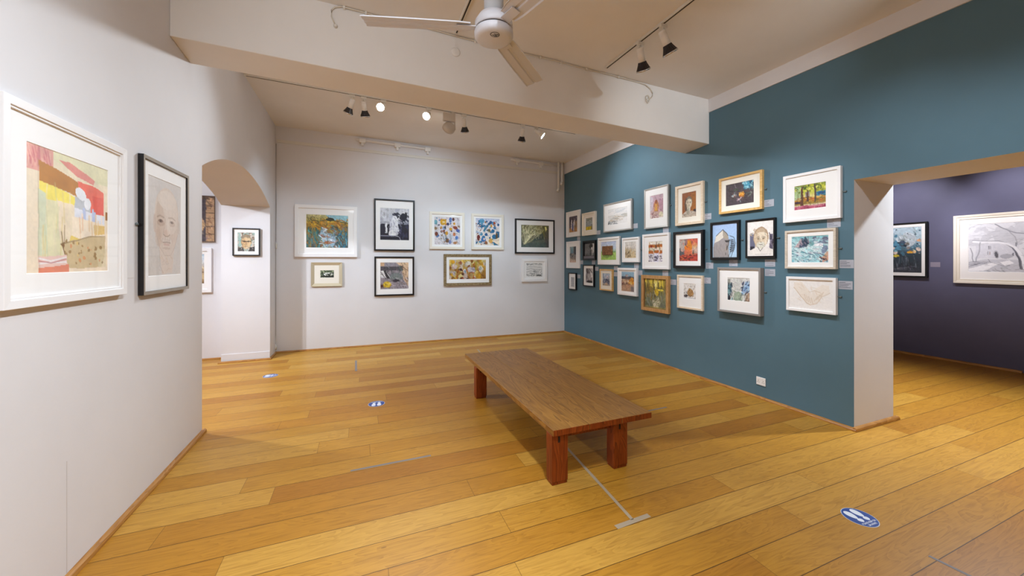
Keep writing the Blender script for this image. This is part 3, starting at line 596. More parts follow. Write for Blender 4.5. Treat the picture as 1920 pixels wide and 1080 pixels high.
ART['V2'] = [('bg', 'dcdce1'), ('c', 8, 5, .55, 'cacad0', (0, 0, 1, .45)), ('s', 90, (0, 0, 1, .45), ['a8a8b0', '94949c', 'bcbcc4'], .1, .004, -12, 40, .6),
    ('p', _x([(.14, .44), (.36, .42), (.62, .4), (.9, .42), (.9, .7), (.14, .72)]), 'd2d2da'), ('s', 40, (.05, .4, .5, .7), ['bcbcc4', 'e6e6ea'], .05, .004, 80, 40, .6),
    ('r', .385 * _k, .46, .40 * _k, .53, '8a8a92'), ('r', .415 * _k, .46, .43 * _k, .53, '8a8a92'), ('r', .37 * _k, .58, .385 * _k, .65, '8a8a92'), ('r', .405 * _k, .58, .42 * _k, .65, '9a7a72'), ('r', .845 * _k, .41, .87 * _k, .48, '84848c'), ('r', .8 * _k, .61, .83 * _k, .67, '80808a'),
    ('e', .525 * _k, .64, .045 * _k, .085, 'b4b4bc'), ('e', .525 * _k, .645, .03 * _k, .065, '5c5c64'), ('e', .7 * _k, .68, .12 * _k, .05, 'b0b0b8'), ('e', .7 * _k, .81, .12 * _k, .06, 'f0f0f4'),
    ('p', _x([(0, .8), (.3, .74), (.6, .74), (1, .76), (1, 1), (0, 1)]), 'c6c6ce'), ('p', _x([(0, .94), (.45, .81), (.56, .84), (.3, .97), (0, 1)]), 'f0f0f4'), ('p', _x([(.58, .8), (.76, .76), (.84, .82), (.66, .88)]), 'f0f0f4'),
    ('l', _x([(.95, .93), (.94, .78), (.88, .62), (.8, .5), (.7, .42), (.56, .385), (.3, .37), (.1, .35)]), .03, '70707a'), ('l', _x([(1.0, .95), (.985, .78), (.92, .62), (.83, .5), (.72, .43), (.56, .395), (.3, .378), (.1, .36)]), .032, 'ebebf0'), ('l', _x([(1.01, .95), (1.0, .75)]), .03, 'ebebf0'), ('l', _x([(.93, .93), (.92, .76), (.85, .6)]), .008, '4c4c54'),
    ('l', _x([(.5, .02), (.74, .16), (.88, .22), (1.1, .24)]), .012, '8e8e96'), ('l', _x([(.75, .17), (.86, .3), (.88, .45)]), .007, '9a9aa2'), ('l', _x([(.1, .79), (.07, .62), (.03, .5)]), .008, '80808a'), ('l', _x([(.15, .78), (.21, .56), (.24, .38)]), .012, '9c9ca4'), ('l', _x([(0, .9), (.2, .83), (.4, .79)]), .004, '70707a'), ('l', _x([(.38, .74), (.4, .8), (.56, .86)]), .004, '64646c'),
    ('l', [(.66, .95), (.72, .6), (.8, .3), (.85, .05)], .03, 'b8b8c0'), ('s', 80, (.2, .86, 1, 1), ['7c7c84', '9ca4a4', '5c5c64', 'd8d8de'], .04, .006, 10, 50, .6), ('s', 40, (0, .78, .2, .88), ['8c8c94', '70707a'], .05, .004, 0, 20, .6), ('s', 40, (.56, .1, 1, .8), ['a4a4ac', '8c8c94', 'c4c4cc'], .12, .006, 60, 50, .6)]
# --- teal wall, top row
ART['T1'] = [('bg', '584a56'), ('c', 4, 6, .52, '3c3440'), ('r', .72, .3, 1, 1, 'b08c58', .7), ('p', [(0, .72), (1, .74), (1, 1), (0, 1)], 'bc8850'), ('e', .3, .52, .09, .3, 'd8d0d4'), ('e', .45, .68, .14, .24, '585c8c'), ('e', .64, .32, .08, .08, 'ece4dc'), ('e', .63, .5, .11, .24, 'e8e0dc'), ('e', .6, .78, .08, .2, 'cfc0b4'), ('l', [(.7, .4), (.66, .95)], .05, '3c2418'), ('s', 16, (.1, .1, .9, .7), ['2c2430', 'a49c9c', '7c7080'], .14, .03, 80, 30)]
ART['T2'] = [('g', [(0, '94988c'), (.2, '8c9088'), (.45, '9aa0a0'), (.68, '8c9090'), (.72, 'c0a818'), (1, 'b09c24')]), ('s', 14, (0, .05, 1, .35), ['5c6454', 'c4c8c0', '747c6c'], .2, .03, 5, 20), ('r', .8, .55, 1, 1, '5c5c4c', .7), ('e', .4, .85, .34, .14, 'ccb414')]
ART['T3'] = [('bg', 'ebe8e6'), ('s', 16, (.1, .05, 1, .3), ['c4c8cc', 'd4d6d8'], .3, .03, -4, 8, .5), ('s', 34, (0, .4, 1, .6), ['a8acac', 'bfb6a8', 'c8c4bc'], .22, .02, -4, 8, .6), ('s', 26, (.15, .5, .8, .8), ['c4b498', 'd0bca4', 'a89c8c'], .16, .02, 10, 20, .6), ('s', 26, (0, .75, .5, 1), ['7c8084', '9ca0a4', '606468'], .14, .02, -15, 25, .7), ('e', .05, .9, .04, .06, '5c6064', 0, .8)]
ART['T4'] = [('g', [(0, 'c4a4b0'), (.5, 'c09aa4'), (1, 'd8c8bc')]), ('p', [(0, 0), (.25, .1), (.2, .6), (0, .7)], 'c8bcc8'), ('r', .7, .2, 1, .8, 'a87888', .6), ('e', .47, .5, .2, .26, 'b87848'), ('e', .47, .28, .08, .09, '8c4c34'), ('e', .46, .55, .11, .16, 'd49c3c'), ('l', [(.4, .45), (.26, .75)], .06, 'c09070'), ('l', [(.54, .5), (.62, .75)], .06, 'b88068'), ('e', .4, .8, .3, .1, 'b89890'), ('s', 26, (0, .75, .7, 1), ['7c4c54', 'a8706c', 'e4d4c8', '8c6c74'], .1, .03, 0, 60), ('e', .83, .85, .14, .1, 'd4c8a8')]
ART['T5'] = [('bg', '8c4c14'), ('r', .66, .05, 1, .8, 'a0600c', .8), ('r', .8, .72, 1, .86, '2c1018'), ('e', .34, .5, .16, .3, '5c4434'), ('p', [(.36, .6), (.6, .58), (.6, .86), (.38, .86)], 'c8bfae'), ('p', [(.02, .86), (.3, .74), (.7, .76), (.98, .84), (.98, 1), (.02, 1)], 'b8a898'), ('face', .5, .42, .2, .24, 'd8ccb4', 'a8947c', '6c5c48', '3c2c24', None), ('s', 26, (.1, .78, .95, 1), ['e4dccc', '8c7864', 'c4b4a0', '6c5040'], .08, .03, 30, 60), ('s', 12, (.34, .6, .5, .86), ['6c7468', '94907c'], .14, .03, 80, 15)]
ART['T6'] = [('bg', '4a3e42'), ('n', 5, 5, .1), ('p', [(.6, .02), (.95, 0), (1, .25), (.82, .36), (.68, .28)], '4c9cb8'), ('d', 20, (.62, .02, .98, .34), ['7cc4d8', '2c6484', 'a8dce8', '1c4460'], .02, .05, .8), ('e', .57, .56, .08, .12, 'd08418'), ('s', 22, (.5, .46, .66, .66), ['f0a830', 'c06810', '8c4410', 'f4c874'], .08, .018, 70, 60), ('e', .26, .58, .05, .05, 'b8ccd0', 30), ('e', .34, .54, .03, .05, 'b88878'), ('s', 10, (.2, .42, .4, .66), ['94a8ac', '8c5c4c', 'ccd8d8'], .08, .015, 50, 50), ('l', [(.42, .8), (.52, .74), (.58, .68)], .045, 'c0a8ac'), ('l', [(.33, .04), (.38, .22)], .014, '94888c'), ('s', 16, (.6, .3, 1, .75), ['5c6c5c', '3c4448', '7c8c7c', '6c5048'], .12, .02, -30, 40, .8), ('e', .38, .3, .08, .06, '4c5444'), ('l', [(.52, .8), (.55, .9)], .02, '9ca8ac')]
ART['T7'] = [('g', [(0, '7c8c2c'), (.3, 'b8b83c'), (.5, 'd8c884'), (.62, 'c0882c'), (.78, '8c7434'), (.84, 'e0d4b0'), (.88, 'b0506c'), (1, 'a43c58')]), ('r', 0, .05, .22, .6, '9cb890', .8), ('d', 60, (0, 0, 1, .3), ['5c6c1c', 'c4c434', '8c9c2c', '3c4c1c', 'e0dc6c'], .02, .05, .85), ('r', .7, .34, 1, .52, '3c7c94'), ('e', .86, .42, .12, .05, '1c4c7c'), ('r', .36, .3, .5, .5, '7c7098', .7), ('s', 50, (.1, .5, 1, .76), ['c8882c', 'a8641c', 'd8b048', '6c5c24', 'b84c34'], .1, .025, 0, 25), ('p', [(.22, .05), (.28, .05), (.3, .85), (.2, .85)], '5c3824'), ('p', [(.41, .2), (.45, .2), (.48, .7), (.4, .72)], '543424'), ('p', [(.645, 0), (.7, 0), (.7, .75), (.65, .76)], '4c3c34'), ('l', [(.1, .1), (.12, .7)], .014, '6c7448'), ('r', .01, .66, .2, .74, '3c2434'), ('s', 26, (0, .85, 1, 1), ['c46c84', '8c2c48', 'd08c94'], .2, .02, -4, 6)]
# --- teal wall, middle row
ART['T8'] = [('g', [(0, '9cb0b4'), (.4, '74848c'), (.6, '7c7c7c'), (.75, 'b4a494'), (1, 'd4b4a0')]), ('r', .6, 0, 1, .5, '3c3c40', .8), ('r', 0, 0, .1, .45, 'b8b8b0'), ('r', .25, .1, .5, .4, '6494a4', .7), ('s', 22, (.2, .4, .9, .8), ['2c2c30', '4c4440', '8c7c74', '1c1c20'], .12, .04, 85, 20), ('s', 10, (.1, .45, .9, .55), ['3c3430', 'b0a090'], .3, .02, 0, 10)]
ART['T9'] = [('bg', '6c6c6e'), ('n', 4, 4, .1), ('r', .83, 0, 1, .75, 'd8d8d4'), ('e', .64, .22, .16, .2, '1c1c1e'), ('e', .74, .4, .08, .1, 'd0d0d0'), ('e', .7, .8, .16, .3, '9c9c9c'), ('e', .62, .75, .1, .25, '3c3c3e'), ('r', 0, .82, .5, 1, '545456', .7)]
ART['T10'] = [('g', [(0, 'bcc8e8'), (.4, 'c4d4e4'), (.5, 'b4d0b8'), (.56, '6c9c5c'), (.6, 'a8c86c'), (1, '9cc45c')]), ('e', .42, .78, .3, .08, '6c8c3c', 0, .7)]
ART['T11'] = [('g', [(0, 'd8d4ce'), (.4, 'd4ccc4'), (.5, 'ccc0a8'), (1, 'd0b88c')]), ('s', 20, (0, .36, .6, .6), ['8c7444', 'b08c4c', 'c49c54'], .2, .014, -65, 25), ('s', 26, (0, .6, .5, 1), ['3c2c24', '5c4430', '7c5c34'], .16, .03, -70, 25), ('s', 14, (.3, .55, .8, .9), ['c09448', 'd8b474'], .16, .016, -60, 30, .7)]
ART['T12'] = [('g', [(0, 'e4dccc'), (.14, 'e8dfd0'), (.16, 'a85c1c'), (.28, 'c07028'), (.3, 'e8d8c8'), (.42, 'e4d4c4'), (.44, 'b06020'), (.58, 'b8601c'), (.6, 'd8d4e0'), (1, 'e0dce4')]), ('s', 14, (0, .02, 1, .3), ['5c3c24', 'c88c2c', '8c4c1c', '3c3c34'], .16, .03, 88, 5), ('r', .36, .56, .74, 1, 'dcd8ec'), ('r', .35, .4, .38, 1, 'f0e8e4'), ('r', .76, .4, .79, 1, 'f0e8e4'), ('s', 10, (.05, .3, .95, .42), ['ecdccc', '7c8c5c', 'd8a088'], .1, .05, 88, 10), ('s', 16, (.45, .68, .68, .98), ['2c2434', '4c4454'], .14, .025, 0, 6), ('s', 12, (.02, .66, .3, .98), ['3c2c3c', '5c4c54'], .12, .03, 60, 50), ('s', 8, (.82, .66, .98, .98), ['3c343c', '6c5c64'], .1, .03, 40, 50), ('e', .22, .24, .1, .05, '8c2c10')]
ART['T13'] = [('bg', 'c46a50'), ('c', 4, 4, .45, 'b0a49c', (0, 0, .32, .5)), ('r', 0, 0, .34, .55, 'b8a8a0', .75), ('c', 5, 5, .48, '5c5c60', (0, .4, .3, 1)), ('r', .7, .3, 1, .65, 'b8b0a4', .7), ('r', .4, 0, 1, .3, 'cc604c', .8), ('r', .3, 0, .46, .3, '7c7480', .6), ('p', [(.46, .05), (.66, .1), (.7, .5), (.3, .5), (.3, .32), (.44, .28)], 'd88420'), ('e', .45, .42, .16, .1, 'e07828'), ('r', .34, .48, .7, .72, 'd8744c', .9), ('e', .84, .3, .14, .12, 'd8a06c', 0, .7), ('r', 0, .74, 1, .98, 'b83c30', .85), ('s', 30, (0, .72, 1, 1), ['7c2420', 'c84c34', '4c2420', 'd87440'], .16, .03, 10, 30), ('s', 16, (.2, .1, .9, .7), ['e89c3c', '4c4440', 'd86050', 'e4c8a8'], .1, .025, 80, 40), ('e', .76, .6, .03, .1, '4c4438')]
ART['T14'] = [('g', [(0, 'a4bce4'), (.6, 'a8c8e8'), (1, 'b4d0e8')]), ('p', [(.02, 1), (.02, .7), (.12, .4), (.44, .17), (.6, .3), (.68, .5), (.66, .75), (.68, 1)], '9c9494'), ('p', [(.08, .56), (.14, .36), (.42, .18), (.44, .42), (.22, .52)], 'dcd4c8'), ('p', [(.44, .17), (.6, .3), (.66, .42), (.56, .46), (.46, .42)], 'a89c8c'), ('l', [(.14, .35), (.43, .17), (.64, .36)], .02, '3c3c44'), ('p', [(.5, .5), (.72, .48), (.66, .56), (.55, .56)], '3c3838'), ('e', .76, .66, .16, .22, '5c6470', 0, .25)] + \
    [('l', [(.74 + .02 * math.sin(i), .5 + .055 * i), (.88 - .012 * abs(i - 3) ** 1.3, .48 + .05 * i + .02)], .03, '24242c') for i in range(7)] + [('l', [(.7, .36), (.86, .42), (.92, .6), (.84, .8), (.74, 1)], .018, '3c4048'), ('l', [(.74, .52), (.78, .7), (.7, .92)], .016, '34343c'), ('s', 10, (.54, .6, .68, .96), ['5c5450', '3c3834', 'b09c84'], .12, .018, 88, 14), ('s', 14, (.05, .6, .5, 1), ['a89c98', '8c8484'], .2, .03, 80, 20, .5)]
ART['T15'] = [('bg', 'ebe4df'), ('r', .1, .36, .3, .82, '64647c'), ('r', .84, .38, .97, .82, '5c5468'), ('r', .12, .72, .26, .82, '24202c'), ('s', 14, (.84, .38, .97, .8), ['2c2434', '8c8498', '1c1820'], .16, .02, 85, 10), ('s', 8, (.12, .2, .4, .4), ['b8a48c', 'd8c4a4', '8c8478'], .1, .03, 40, 50), ('face', .52, .5, .25, .3, 'e2d2ba', 'b89c7c', 'a88c70', '4c443c', 'd4d8d0', .75), ('p', [(.08, .84), (.36, .74), (.5, .86), (.66, .72), (.98, .82), (.98, .97), (.08, .97)], 'e6dfd8'), ('l', [(.4, .74), (.5, .85), (.6, .76)], .02, '6c645c'), ('s', 24, (.3, .25, .74, .75), ['c8a078', 'a88c70', '8c7c6c', 'ecdcc4', '7c8c94'], .08, .012, 70, 50, .6), ('r', .1, .945, .9, .952, '9c948c', .7)]
ART['T16'] = [('g', [(0, '7cb4bc'), (.2, 'a0c8cc'), (.5, 'c8dce0'), (1, '9cccd4')]), ('s', 110, (0, .2, 1, 1), ['e4eef0', '6cacb8', 'b4d4dc', '5c8c9c', 'd8d4dc', '8cc4cc'], .1, .022, 10, 25), ('p', [(.1, .42), (.26, .1), (.4, .02), (.48, .2), (.44, .4), (.26, .44)], '3c4c60'), ('p', [(.08, .42), (.26, .1), (.3, .12), (.2, .42)], 'b8a4a8'), ('s', 10, (.2, .08, .48, .4), ['24344c', '5c6c8c', '8c7c8c'], .1, .03, 60, 30), ('e', .56, .28, .07, .1, '74a4a8'), ('s', 24, (.6, .06, 1, .3), ['6c7c94', '8c9cac', '5c5c74', '94a4b4'], .1, .03, 10, 40), ('e', .74, .34, .12, .06, 'ececf0'), ('e', .9, .52, .07, .16, '7c8ca4', 20), ('l', [(.62, .64), (.8, .68), (.88, .74)], .03, '6c7c90'), ('p', [(.82, .84), (.96, .6), (1, .62), (1, .9), (.9, .96)], 'c89c80'), ('s', 10, (.8, .76, 1, .98), ['7c3c3c', '3c2c3c', 'd89c8c'], .08, .025, 40, 40), ('s', 30, (0, .6, 1, 1), ['3c6478', '4c5c7c', '34586c'], .06, .014, 20, 30)]
# --- teal wall, bottom row
ART['T17'] = [('bg', 'b4b4b8'), ('n', 7, 9, .12), ('s', 30, (0, 0, 1, 1), ['9c9ca0', 'ccccd0', '8c8c92'], .2, .03, 80, 40, .7)]
ART['T18'] = [('bg', '9c9698'), ('n', 5, 7, .2), ('p', [(.62, 0), (.86, .1), (.95, .6), (.78, .65)], 'dcd8d6'), ('s', 24, (0, 0, .6, .9), ['2c2628', '5c5456', 'c4bebc', '1c1819'], .22, .05, 85, 15), ('l', [(.55, .02), (.9, .3)], .07, '2c2628'), ('e', .55, .92, .4, .1, '1c1819'), ('r', .3, .86, .95, 1, '241e20', .8), ('r', .3, .35, .6, .8, 'b4aeac', .5)]
ART['T19'] = [('g', [(0, 'b0bccc'), (.4, 'a8b0bc'), (.7, '9c9898'), (1, 'a89c8c')]), ('e', .65, .3, .16, .13, 'c4bcc4'), ('e', .3, .62, .24, .18, '6c7488'), ('e', .55, .52, .12, .1, '3c4058'), ('e', .78, .66, .16, .2, '5c5c6c'), ('e', .5, .85, .2, .1, 'c0a080'), ('s', 18, (0, .35, 1, 1), ['2c3048', '8c94a4', 'd4d0d4', '4c4c5c'], .16, .04, 30, 60), ('r', 0, 0, .12, .35, '7c94ac')]
ART['T20'] = [('g', [(0, '94b8d0'), (.22, '8cacc0'), (.27, '3c4454'), (.34, '4c4448'), (.4, 'c0a080'), (.6, 'b88c6c'), (1, 'c09878')]), ('e', .42, .2, .12, .05, 'b8a4a0'), ('s', 16, (0, .26, .7, .36), ['2c2c38', '6c5048'], .16, .03, 0, 15), ('e', .82, .45, .16, .17, 'd89424'), ('d', 14, (.6, .32, 1, .66), ['e0a030', 'c47c1c', 'd8b060', '8c5c34'], .03, .07), ('s', 22, (0, .42, .6, .62), ['d4c0a8', 'a47c64', '8c5c4c', 'e0ccb8'], .1, .03, 40, 50), ('s', 22, (0, .56, .7, .7), ['4c3434', '7c4c3c', '2c2430'], .1, .03, 15, 30), ('s', 24, (.1, .7, .9, 1), ['8c7464', 'd0a888', '5c545c', 'b07c60'], .18, .02, 80, 20), ('r', .74, .75, 1, 1, '5c5c6c', .6)]
ART['T21'] = [('g', [(0, 'd8c040'), (.26, 'd0b838'), (.3, '8c7c2c'), (.6, '7c7c5c'), (1, '6c705c')]), ('r', 0, .2, .3, .65, '9c7420', .6), ('r', 0, 0, 1, .035, '4c4418', .8), ('s', 20, (.02, .02, .98, .28), ['e8d458', 'f0e08c', '9c8428'], .3, .03, 88, 4), ('s', 22, (0, .1, 1, .6), ['5c4c20', '6c6030', '4c4824', '84702c'], .5, .035, 90, 4), ('r', .02, .28, .98, .3, '7c6c24', .4), ('e', .68, .38, .2, .03, 'ecd440'), ('e', .55, .45, .1, .12, 'c8a81c'), ('s', 50, (0, .45, 1, 1), ['7c8484', '8c8c94', '6c6c50', '94905c', '5c6448', '8c7c3c'], .2, .03, 80, 25, .8), ('p', [(.36, 1), (.44, .84), (.55, .68), (.66, .62), (.68, .74), (.64, 1)], 'c4bc9c'), ('s', 20, (.38, .68, .68, 1), ['8c8c6c', 'dcd4bc', '6c6444'], .1, .03, -50, 40), ('r', 0, .96, 1, 1, 'a89030', .6)]
ART['T22'] = [('bg', 'e4dfda'), ('s', 24, (0, .1, 1, .6), ['a09488', 'c4b8ac', '7c7068'], .2, .012, -50, 40, .7), ('e', .55, .6, .26, .24, 'a47c4c'), ('e', .5, .4, .12, .1, 'a8824c'), ('s', 24, (.35, .35, .8, .85), ['7c5830', 'c49c64', '5c4024', 'b48c54'], .14, .025, -60, 30), ('e', .16, .82, .18, .08, '4c4444'), ('s', 16, (0, .6, .4, .9), ['54484c', '8c8080', '3c3438'], .14, .025, 20, 50), ('r', .05, .9, .9, 1, 'c4c4c8', .7), ('s', 12, (.7, .3, 1, .95), ['8c7c6c', 'b0a090'], .2, .012, -60, 20, .7), ('l', [(.75, .4), (.95, .06)], .016, '6c5c50')]
ART['T23'] = [('bg', 'cfcdc8'), ('n', 5, 5, .08), ('s', 30, (.2, 0, .8, .6), ['e0dedc', 'b4b4b0', 'c4c4c4', '9c9c98'], .2, .012, -50, 60, .7), ('r', 0, .05, .12, .4, '8c8c84', .8), ('p', [(0, .3), (.16, .3), (.2, .6), (.06, .98), (0, .98)], '4c6c78'), ('s', 26, (0, .25, .22, 1), ['2c3c48', '8cb4b8', '5c8c94', '1c2430', 'a8ccd0'], .14, .035, 80, 30), ('e', .08, .9, .06, .1, '24242c'), ('p', [(.3, .7), (.5, .58), (.68, .66), (.6, .98), (.3, .96)], '94a490'), ('s', 20, (.3, .6, .7, 1), ['a8b49c', '7c8c78', 'bcc4b4'], .14, .04, 20, 40, .7), ('p', [(.62, .62), (.8, .2), (1, .12), (1, .55), (.7, .72)], 'a4c0d8'), ('s', 26, (.66, .2, 1, .7), ['3c4c6c', '8cacd0', 'c8d8e4', '24304c', '5c7cac'], .16, .04, -55, 20), ('p', [(.78, 1), (.84, .68), (1, .6), (1, 1)], '9c8470'), ('s', 12, (.78, .62, 1, 1), ['c4a88c', '6c5848', 'dcd0c4'], .2, .025, -65, 20), ('s', 8, (.62, .7, .8, 1), ['5c6468', 'e0e0dc'], .24, .025, -75, 12)]
ART['T24'] = [('bg', 'efebe8'), ('p', [(.12, .12), (.3, .1), (.5, .42), (.58, .62), (.52, .8), (.42, .78), (.28, .56), (.13, .3)], 'ebe1d6'), ('p', [(.9, .18), (.74, .16), (.56, .36), (.46, .6), (.52, .8), (.66, .76), (.78, .5), (.92, .38)], 'ece3d9'), ('l', [(.12, .28), (.28, .56), (.42, .78), (.5, .82)], .018, 'd2bda8'), ('l', [(.92, .4), (.76, .54), (.64, .77), (.5, .82)], .014, 'd5c3b0'), ('l', [(.5, .4), (.6, .36), (.72, .42)], .014, 'd5c3b0')] + [('l', [(.36 + .05 * i, .5 + .03 * i), (.42 + .045 * i, .72 + .02 * i)], .012, 'd2bda8') for i in range(4)] + [('l', [(.58 + .05 * i, .7 - .05 * i), (.66 + .04 * i, .54 - .05 * i)], .012, 'd4c2ae') for i in range(4)] + [('s', 24, (.2, .15, .8, .7), ['d6c2ac', 'efe6da', 'cdb49c'], .1, .01, 40, 30, .5)]

def art_mesh(name, w, h, res, ops, seed, parent, x, y, z, warp=0.012, tex=None):
    """flat paper w x h (m) centred at x, y with its own pigment"""
    nx = max(8, int(res)); ny = max(8, int(res * h / w))
    P = Painter(nx, ny, seed, warp)
    if tex is not None: P.tex = tex
    C = P.run(ops)
    verts = [(x - w / 2 + w * i / (nx - 1), y + h / 2 - h * j / (ny - 1), z) for j in range(ny) for i in range(nx)]
    faces = [(j * nx + i, (j + 1) * nx + i, (j + 1) * nx + i + 1, j * nx + i + 1) for j in range(ny - 1) for i in range(nx - 1)]
    me = bpy.data.meshes.new(name); me.from_pydata(verts, [], faces)
    at = me.attributes.new('pigment', 'FLOAT_COLOR', 'POINT')
    c = C.reshape(-1, 3) / 255.0
    l = np.where(c <= 0.04045, c / 12.92, ((c + 0.055) / 1.055) ** 2.4)
    at.data.foreach_set('color', np.concatenate([l, np.ones((len(l), 1))], 1).astype(np.float32).ravel())
    me.materials.append(M_ART)
    return link(bpy.data.objects.new(name, me), parent)
# ------------------------------------------------------------------ framed pictures
def wall_matrix(kind, a, z, off=0.0):
    """frame whose x runs to the viewer's right along the wall, y up, z out of the wall"""
    if kind == 'teal':  x, o = Vector((0, -1, 0)), Vector((XR, a, z)); n = Vector((-1, 0, 0))
    elif kind == 'back': x, o, n = BD, P0 + BD * a + Vector((0, 0, z)), BN
    elif kind == 'left': x, o, n = Vector((0, 1, 0)), Vector((XL, a, z)), Vector((1, 0, 0))
    elif kind == 'jamb': x, o, n = Vector((1, 0, 0)), Vector((a, 6.80, z)), Vector((0, -1, 0))
    elif kind == 'side': x, o, n = Vector((1, 0, 0)), Vector((a, 7.105, z)), Vector((0, -1, 0))
    elif kind == 'navy': x, o, n = Vector((0, -1, 0)), Vector((8.29, a, z)), Vector((-1, 0, 0))
    o = o + n * off
    return Matrix(((x.x, 0, n.x, o.x), (x.y, 0, n.y, o.y), (x.z, 1, n.z, o.z), (0, 0, 0, 1)))

def ring(mb, w, h, loops, close_back=True, mi=0):
    L = []
    for inset, z in loops:
        a, b = w / 2 - inset, h / 2 - inset
        L.append([mb.bm.verts.new(p) for p in ((-a, -b, z), (a, -b, z), (a, b, z), (-a, b, z))])
    for p, q in zip(L, L[1:]):
        for i in range(4):
            mb.bm.faces.new((p[i], p[(i + 1) % 4], q[(i + 1) % 4], q[i])).material_index = mi
    if close_back: mb.bm.faces.new(L[0][::-1]).material_index = mi
    return mb

def picture(key, wall, a, z, w, h, win, label, group, fmat=M_WFRAME, fw=0.03, d=0.035, rec=0.012, slope=0.0,
            mat=M_MAT, res=40, glass=False, bracket=0, liner=None, steps=None, name='framed_picture', tilt=0.0, warp=0.012, tex=None):
    M = wall_matrix(wall, a, z, 0.001)
    if tilt: M = M @ Matrix.Rotation(tilt, 4, 'Z')
    root = empty(name, M, label, 'picture', group)
    mb = MB()
    loops = steps or [(0, 0.0), (0, d), (fw, d - slope), (fw, d - rec - 0.004)]
    ring(mb, w, h, loops)
    mb.build('frame', fmat, root, bevel=min(0.0015, fw * .1))
    zi = loops[-1][1] + 0.003
    x0, x1, y0, y1 = win
    ax0, ax1, ay0, ay1 = -w / 2 + x0 * w, -w / 2 + x1 * w, h / 2 - y0 * h, h / 2 - y1 * h
    fi = loops[-1][0] - 0.001
    if mat is not None:
        mb = MB()
        O = [(-w / 2 + fi, -h / 2 + fi), (w / 2 - fi, -h / 2 + fi), (w / 2 - fi, h / 2 - fi), (-w / 2 + fi, h / 2 - fi)]
        I = [(ax0, ay1), (ax1, ay1), (ax1, ay0), (ax0, ay0)]
        b = 0.0022
        J = [(ax0 + b, ay1 + b), (ax1 - b, ay1 + b), (ax1 - b, ay0 - b), (ax0 + b, ay0 - b)]
        lo = [mb.bm.verts.new((x, y, zi)) for x, y in O]; li = [mb.bm.verts.new((x, y, zi)) for x, y in I]
        lj = [mb.bm.verts.new((x, y, zi - 0.003)) for x, y in J]
        for p, q in ((lo, li), (li, lj)):
            for i in range(4): mb.bm.faces.new((p[i], p[(i + 1) % 4], q[(i + 1) % 4], q[i]))
        mb.build('mount', mat, root)
        za = zi - 0.003
    else:
        za = zi - 0.002
    art_mesh('artwork', ax1 - ax0, ay0 - ay1, res, ART[key], sum(map(ord, key)) * 7, root, (ax0 + ax1) / 2, (ay0 + ay1) / 2, za, warp, tex)
    if liner:
        lm, inset, lw, lz = liner
        mb = MB(); ww, hh = w - 2 * inset, h - 2 * inset
        ring(mb, ww, hh, [(0, zi), (0, zi + lz), (lw, zi + lz), (lw, zi)], False)
        mb.build('liner', lm, root)
    if glass:
        zg = loops[-2][1] - 0.005
        mb = MB(); q = loops[-2][0] - 0.001
        mb.quad((-w / 2 + q, -h / 2 + q, zg), (w / 2 - q, -h / 2 + q, zg), (w / 2 - q, h / 2 - q, zg), (-w / 2 + q, h / 2 - q, zg))
        mb.build('glass', M_GLASS, root)
    if bracket:
        s = 1 if bracket > 0 else -1
        mb = MB(); xb = s * w / 2
        mb.box(min(xb, xb + s * .022), max(xb, xb + s * .022), -.006, .006, .002, .006)
        mb.lathe([(.009, .002), (.009, .008), (.006, .012)], 10, Matrix.Translation((xb + s * .024, 0, 0)))
        mb.build('mirror_plate', M_HOOK, root)
    return root

GT, GB, GL, GN = 'small pictures hung in three rows on the teal wall', 'pictures hung in pairs on the white far wall', 'large pictures on the near left wall', 'pictures in the navy room'
GS = 'pictures around the arch'
picture('N1', 'left', 2.458, 1.731, .82, .833, (.163, .827, .181, .837), 'large white framed pastel collage of red, yellow and ochre patches', GL, M_WFRAME, .046, .03, .0, res=150, glass=True, mat=M_BRIGHTMAT, tex=.03,
        steps=[(0, 0), (0, .03), (.034, .028), (.034, .022), (.044, .022), (.044, .010)], warp=.006)
picture('N2', 'left', 3.388, 1.733, .675, .889, (.125, .83, .125, .868), 'silver and black framed pencil portrait of a bald man with moustache', GL, [M_BLACK], .022, .03, .008, res=110, glass=True, mat=M_BRIGHTMAT, bracket=-1, warp=.004, tex=.03,
        steps=[(0, 0), (0, .03), (.022, .028), (.022, .014)], tilt=0.0)

W_ = {'W1': (0.762, 2.022, 0.962, 0.878), 'W2': (0.763, 1.287, 0.482, 0.410), 'W3': (1.874, 2.165, 0.705, 0.933), 'W4': (1.872, 1.240, 0.690, 0.712), 'W5': (2.833, 2.094, 0.671, 0.704),
      'W6': (3.638, 2.094, 0.665, 0.701), 'W7': (3.240, 1.346, 0.951, 0.606), 'W8': (4.664, 2.027, 0.896, 0.713), 'W9': (4.648, 1.327, 0.571, 0.471)}
def wp(k, win, label, *a, **kw):
    s, z, w, h = W_[k]; picture(k, 'back', s, z, w, h, win, label, GB, *a, **kw)
wp('W1', (.174, .85, .18, .82), 'wide white framed landscape of a blue stream below golden hills', M_WFRAME, .055, .04, .014, res=100)
wp('W2', (.29, .73, .33, .64), 'small champagne framed dark green print below the golden hill landscape', M_CHAMP, .052, .03, .012, .014, M_CREAMMAT, res=36)
wp('W3', (.145, .86, .17, .79), 'tall black framed blue black print of rising white smoke', M_BLACK, .028, .03, .012, res=64, glass=True, mat=M_BRIGHTMAT)
wp('W4', (.146, .857, .15, .83), 'black framed grey townscape with a yellow patch, below the smoke print', M_BLACK, .028, .03, .012, res=64)
wp('W5', (.133, .873, .13, .88), 'cream framed flower painting with a big yellow bloom at top left', M_CFRAME, .046, .03, .012, res=70)
wp('W6', (.13, .87, .12, .88), 'cream framed flower painting full of teal blue blossoms', M_CFRAME, .046, .03, .012, res=70)
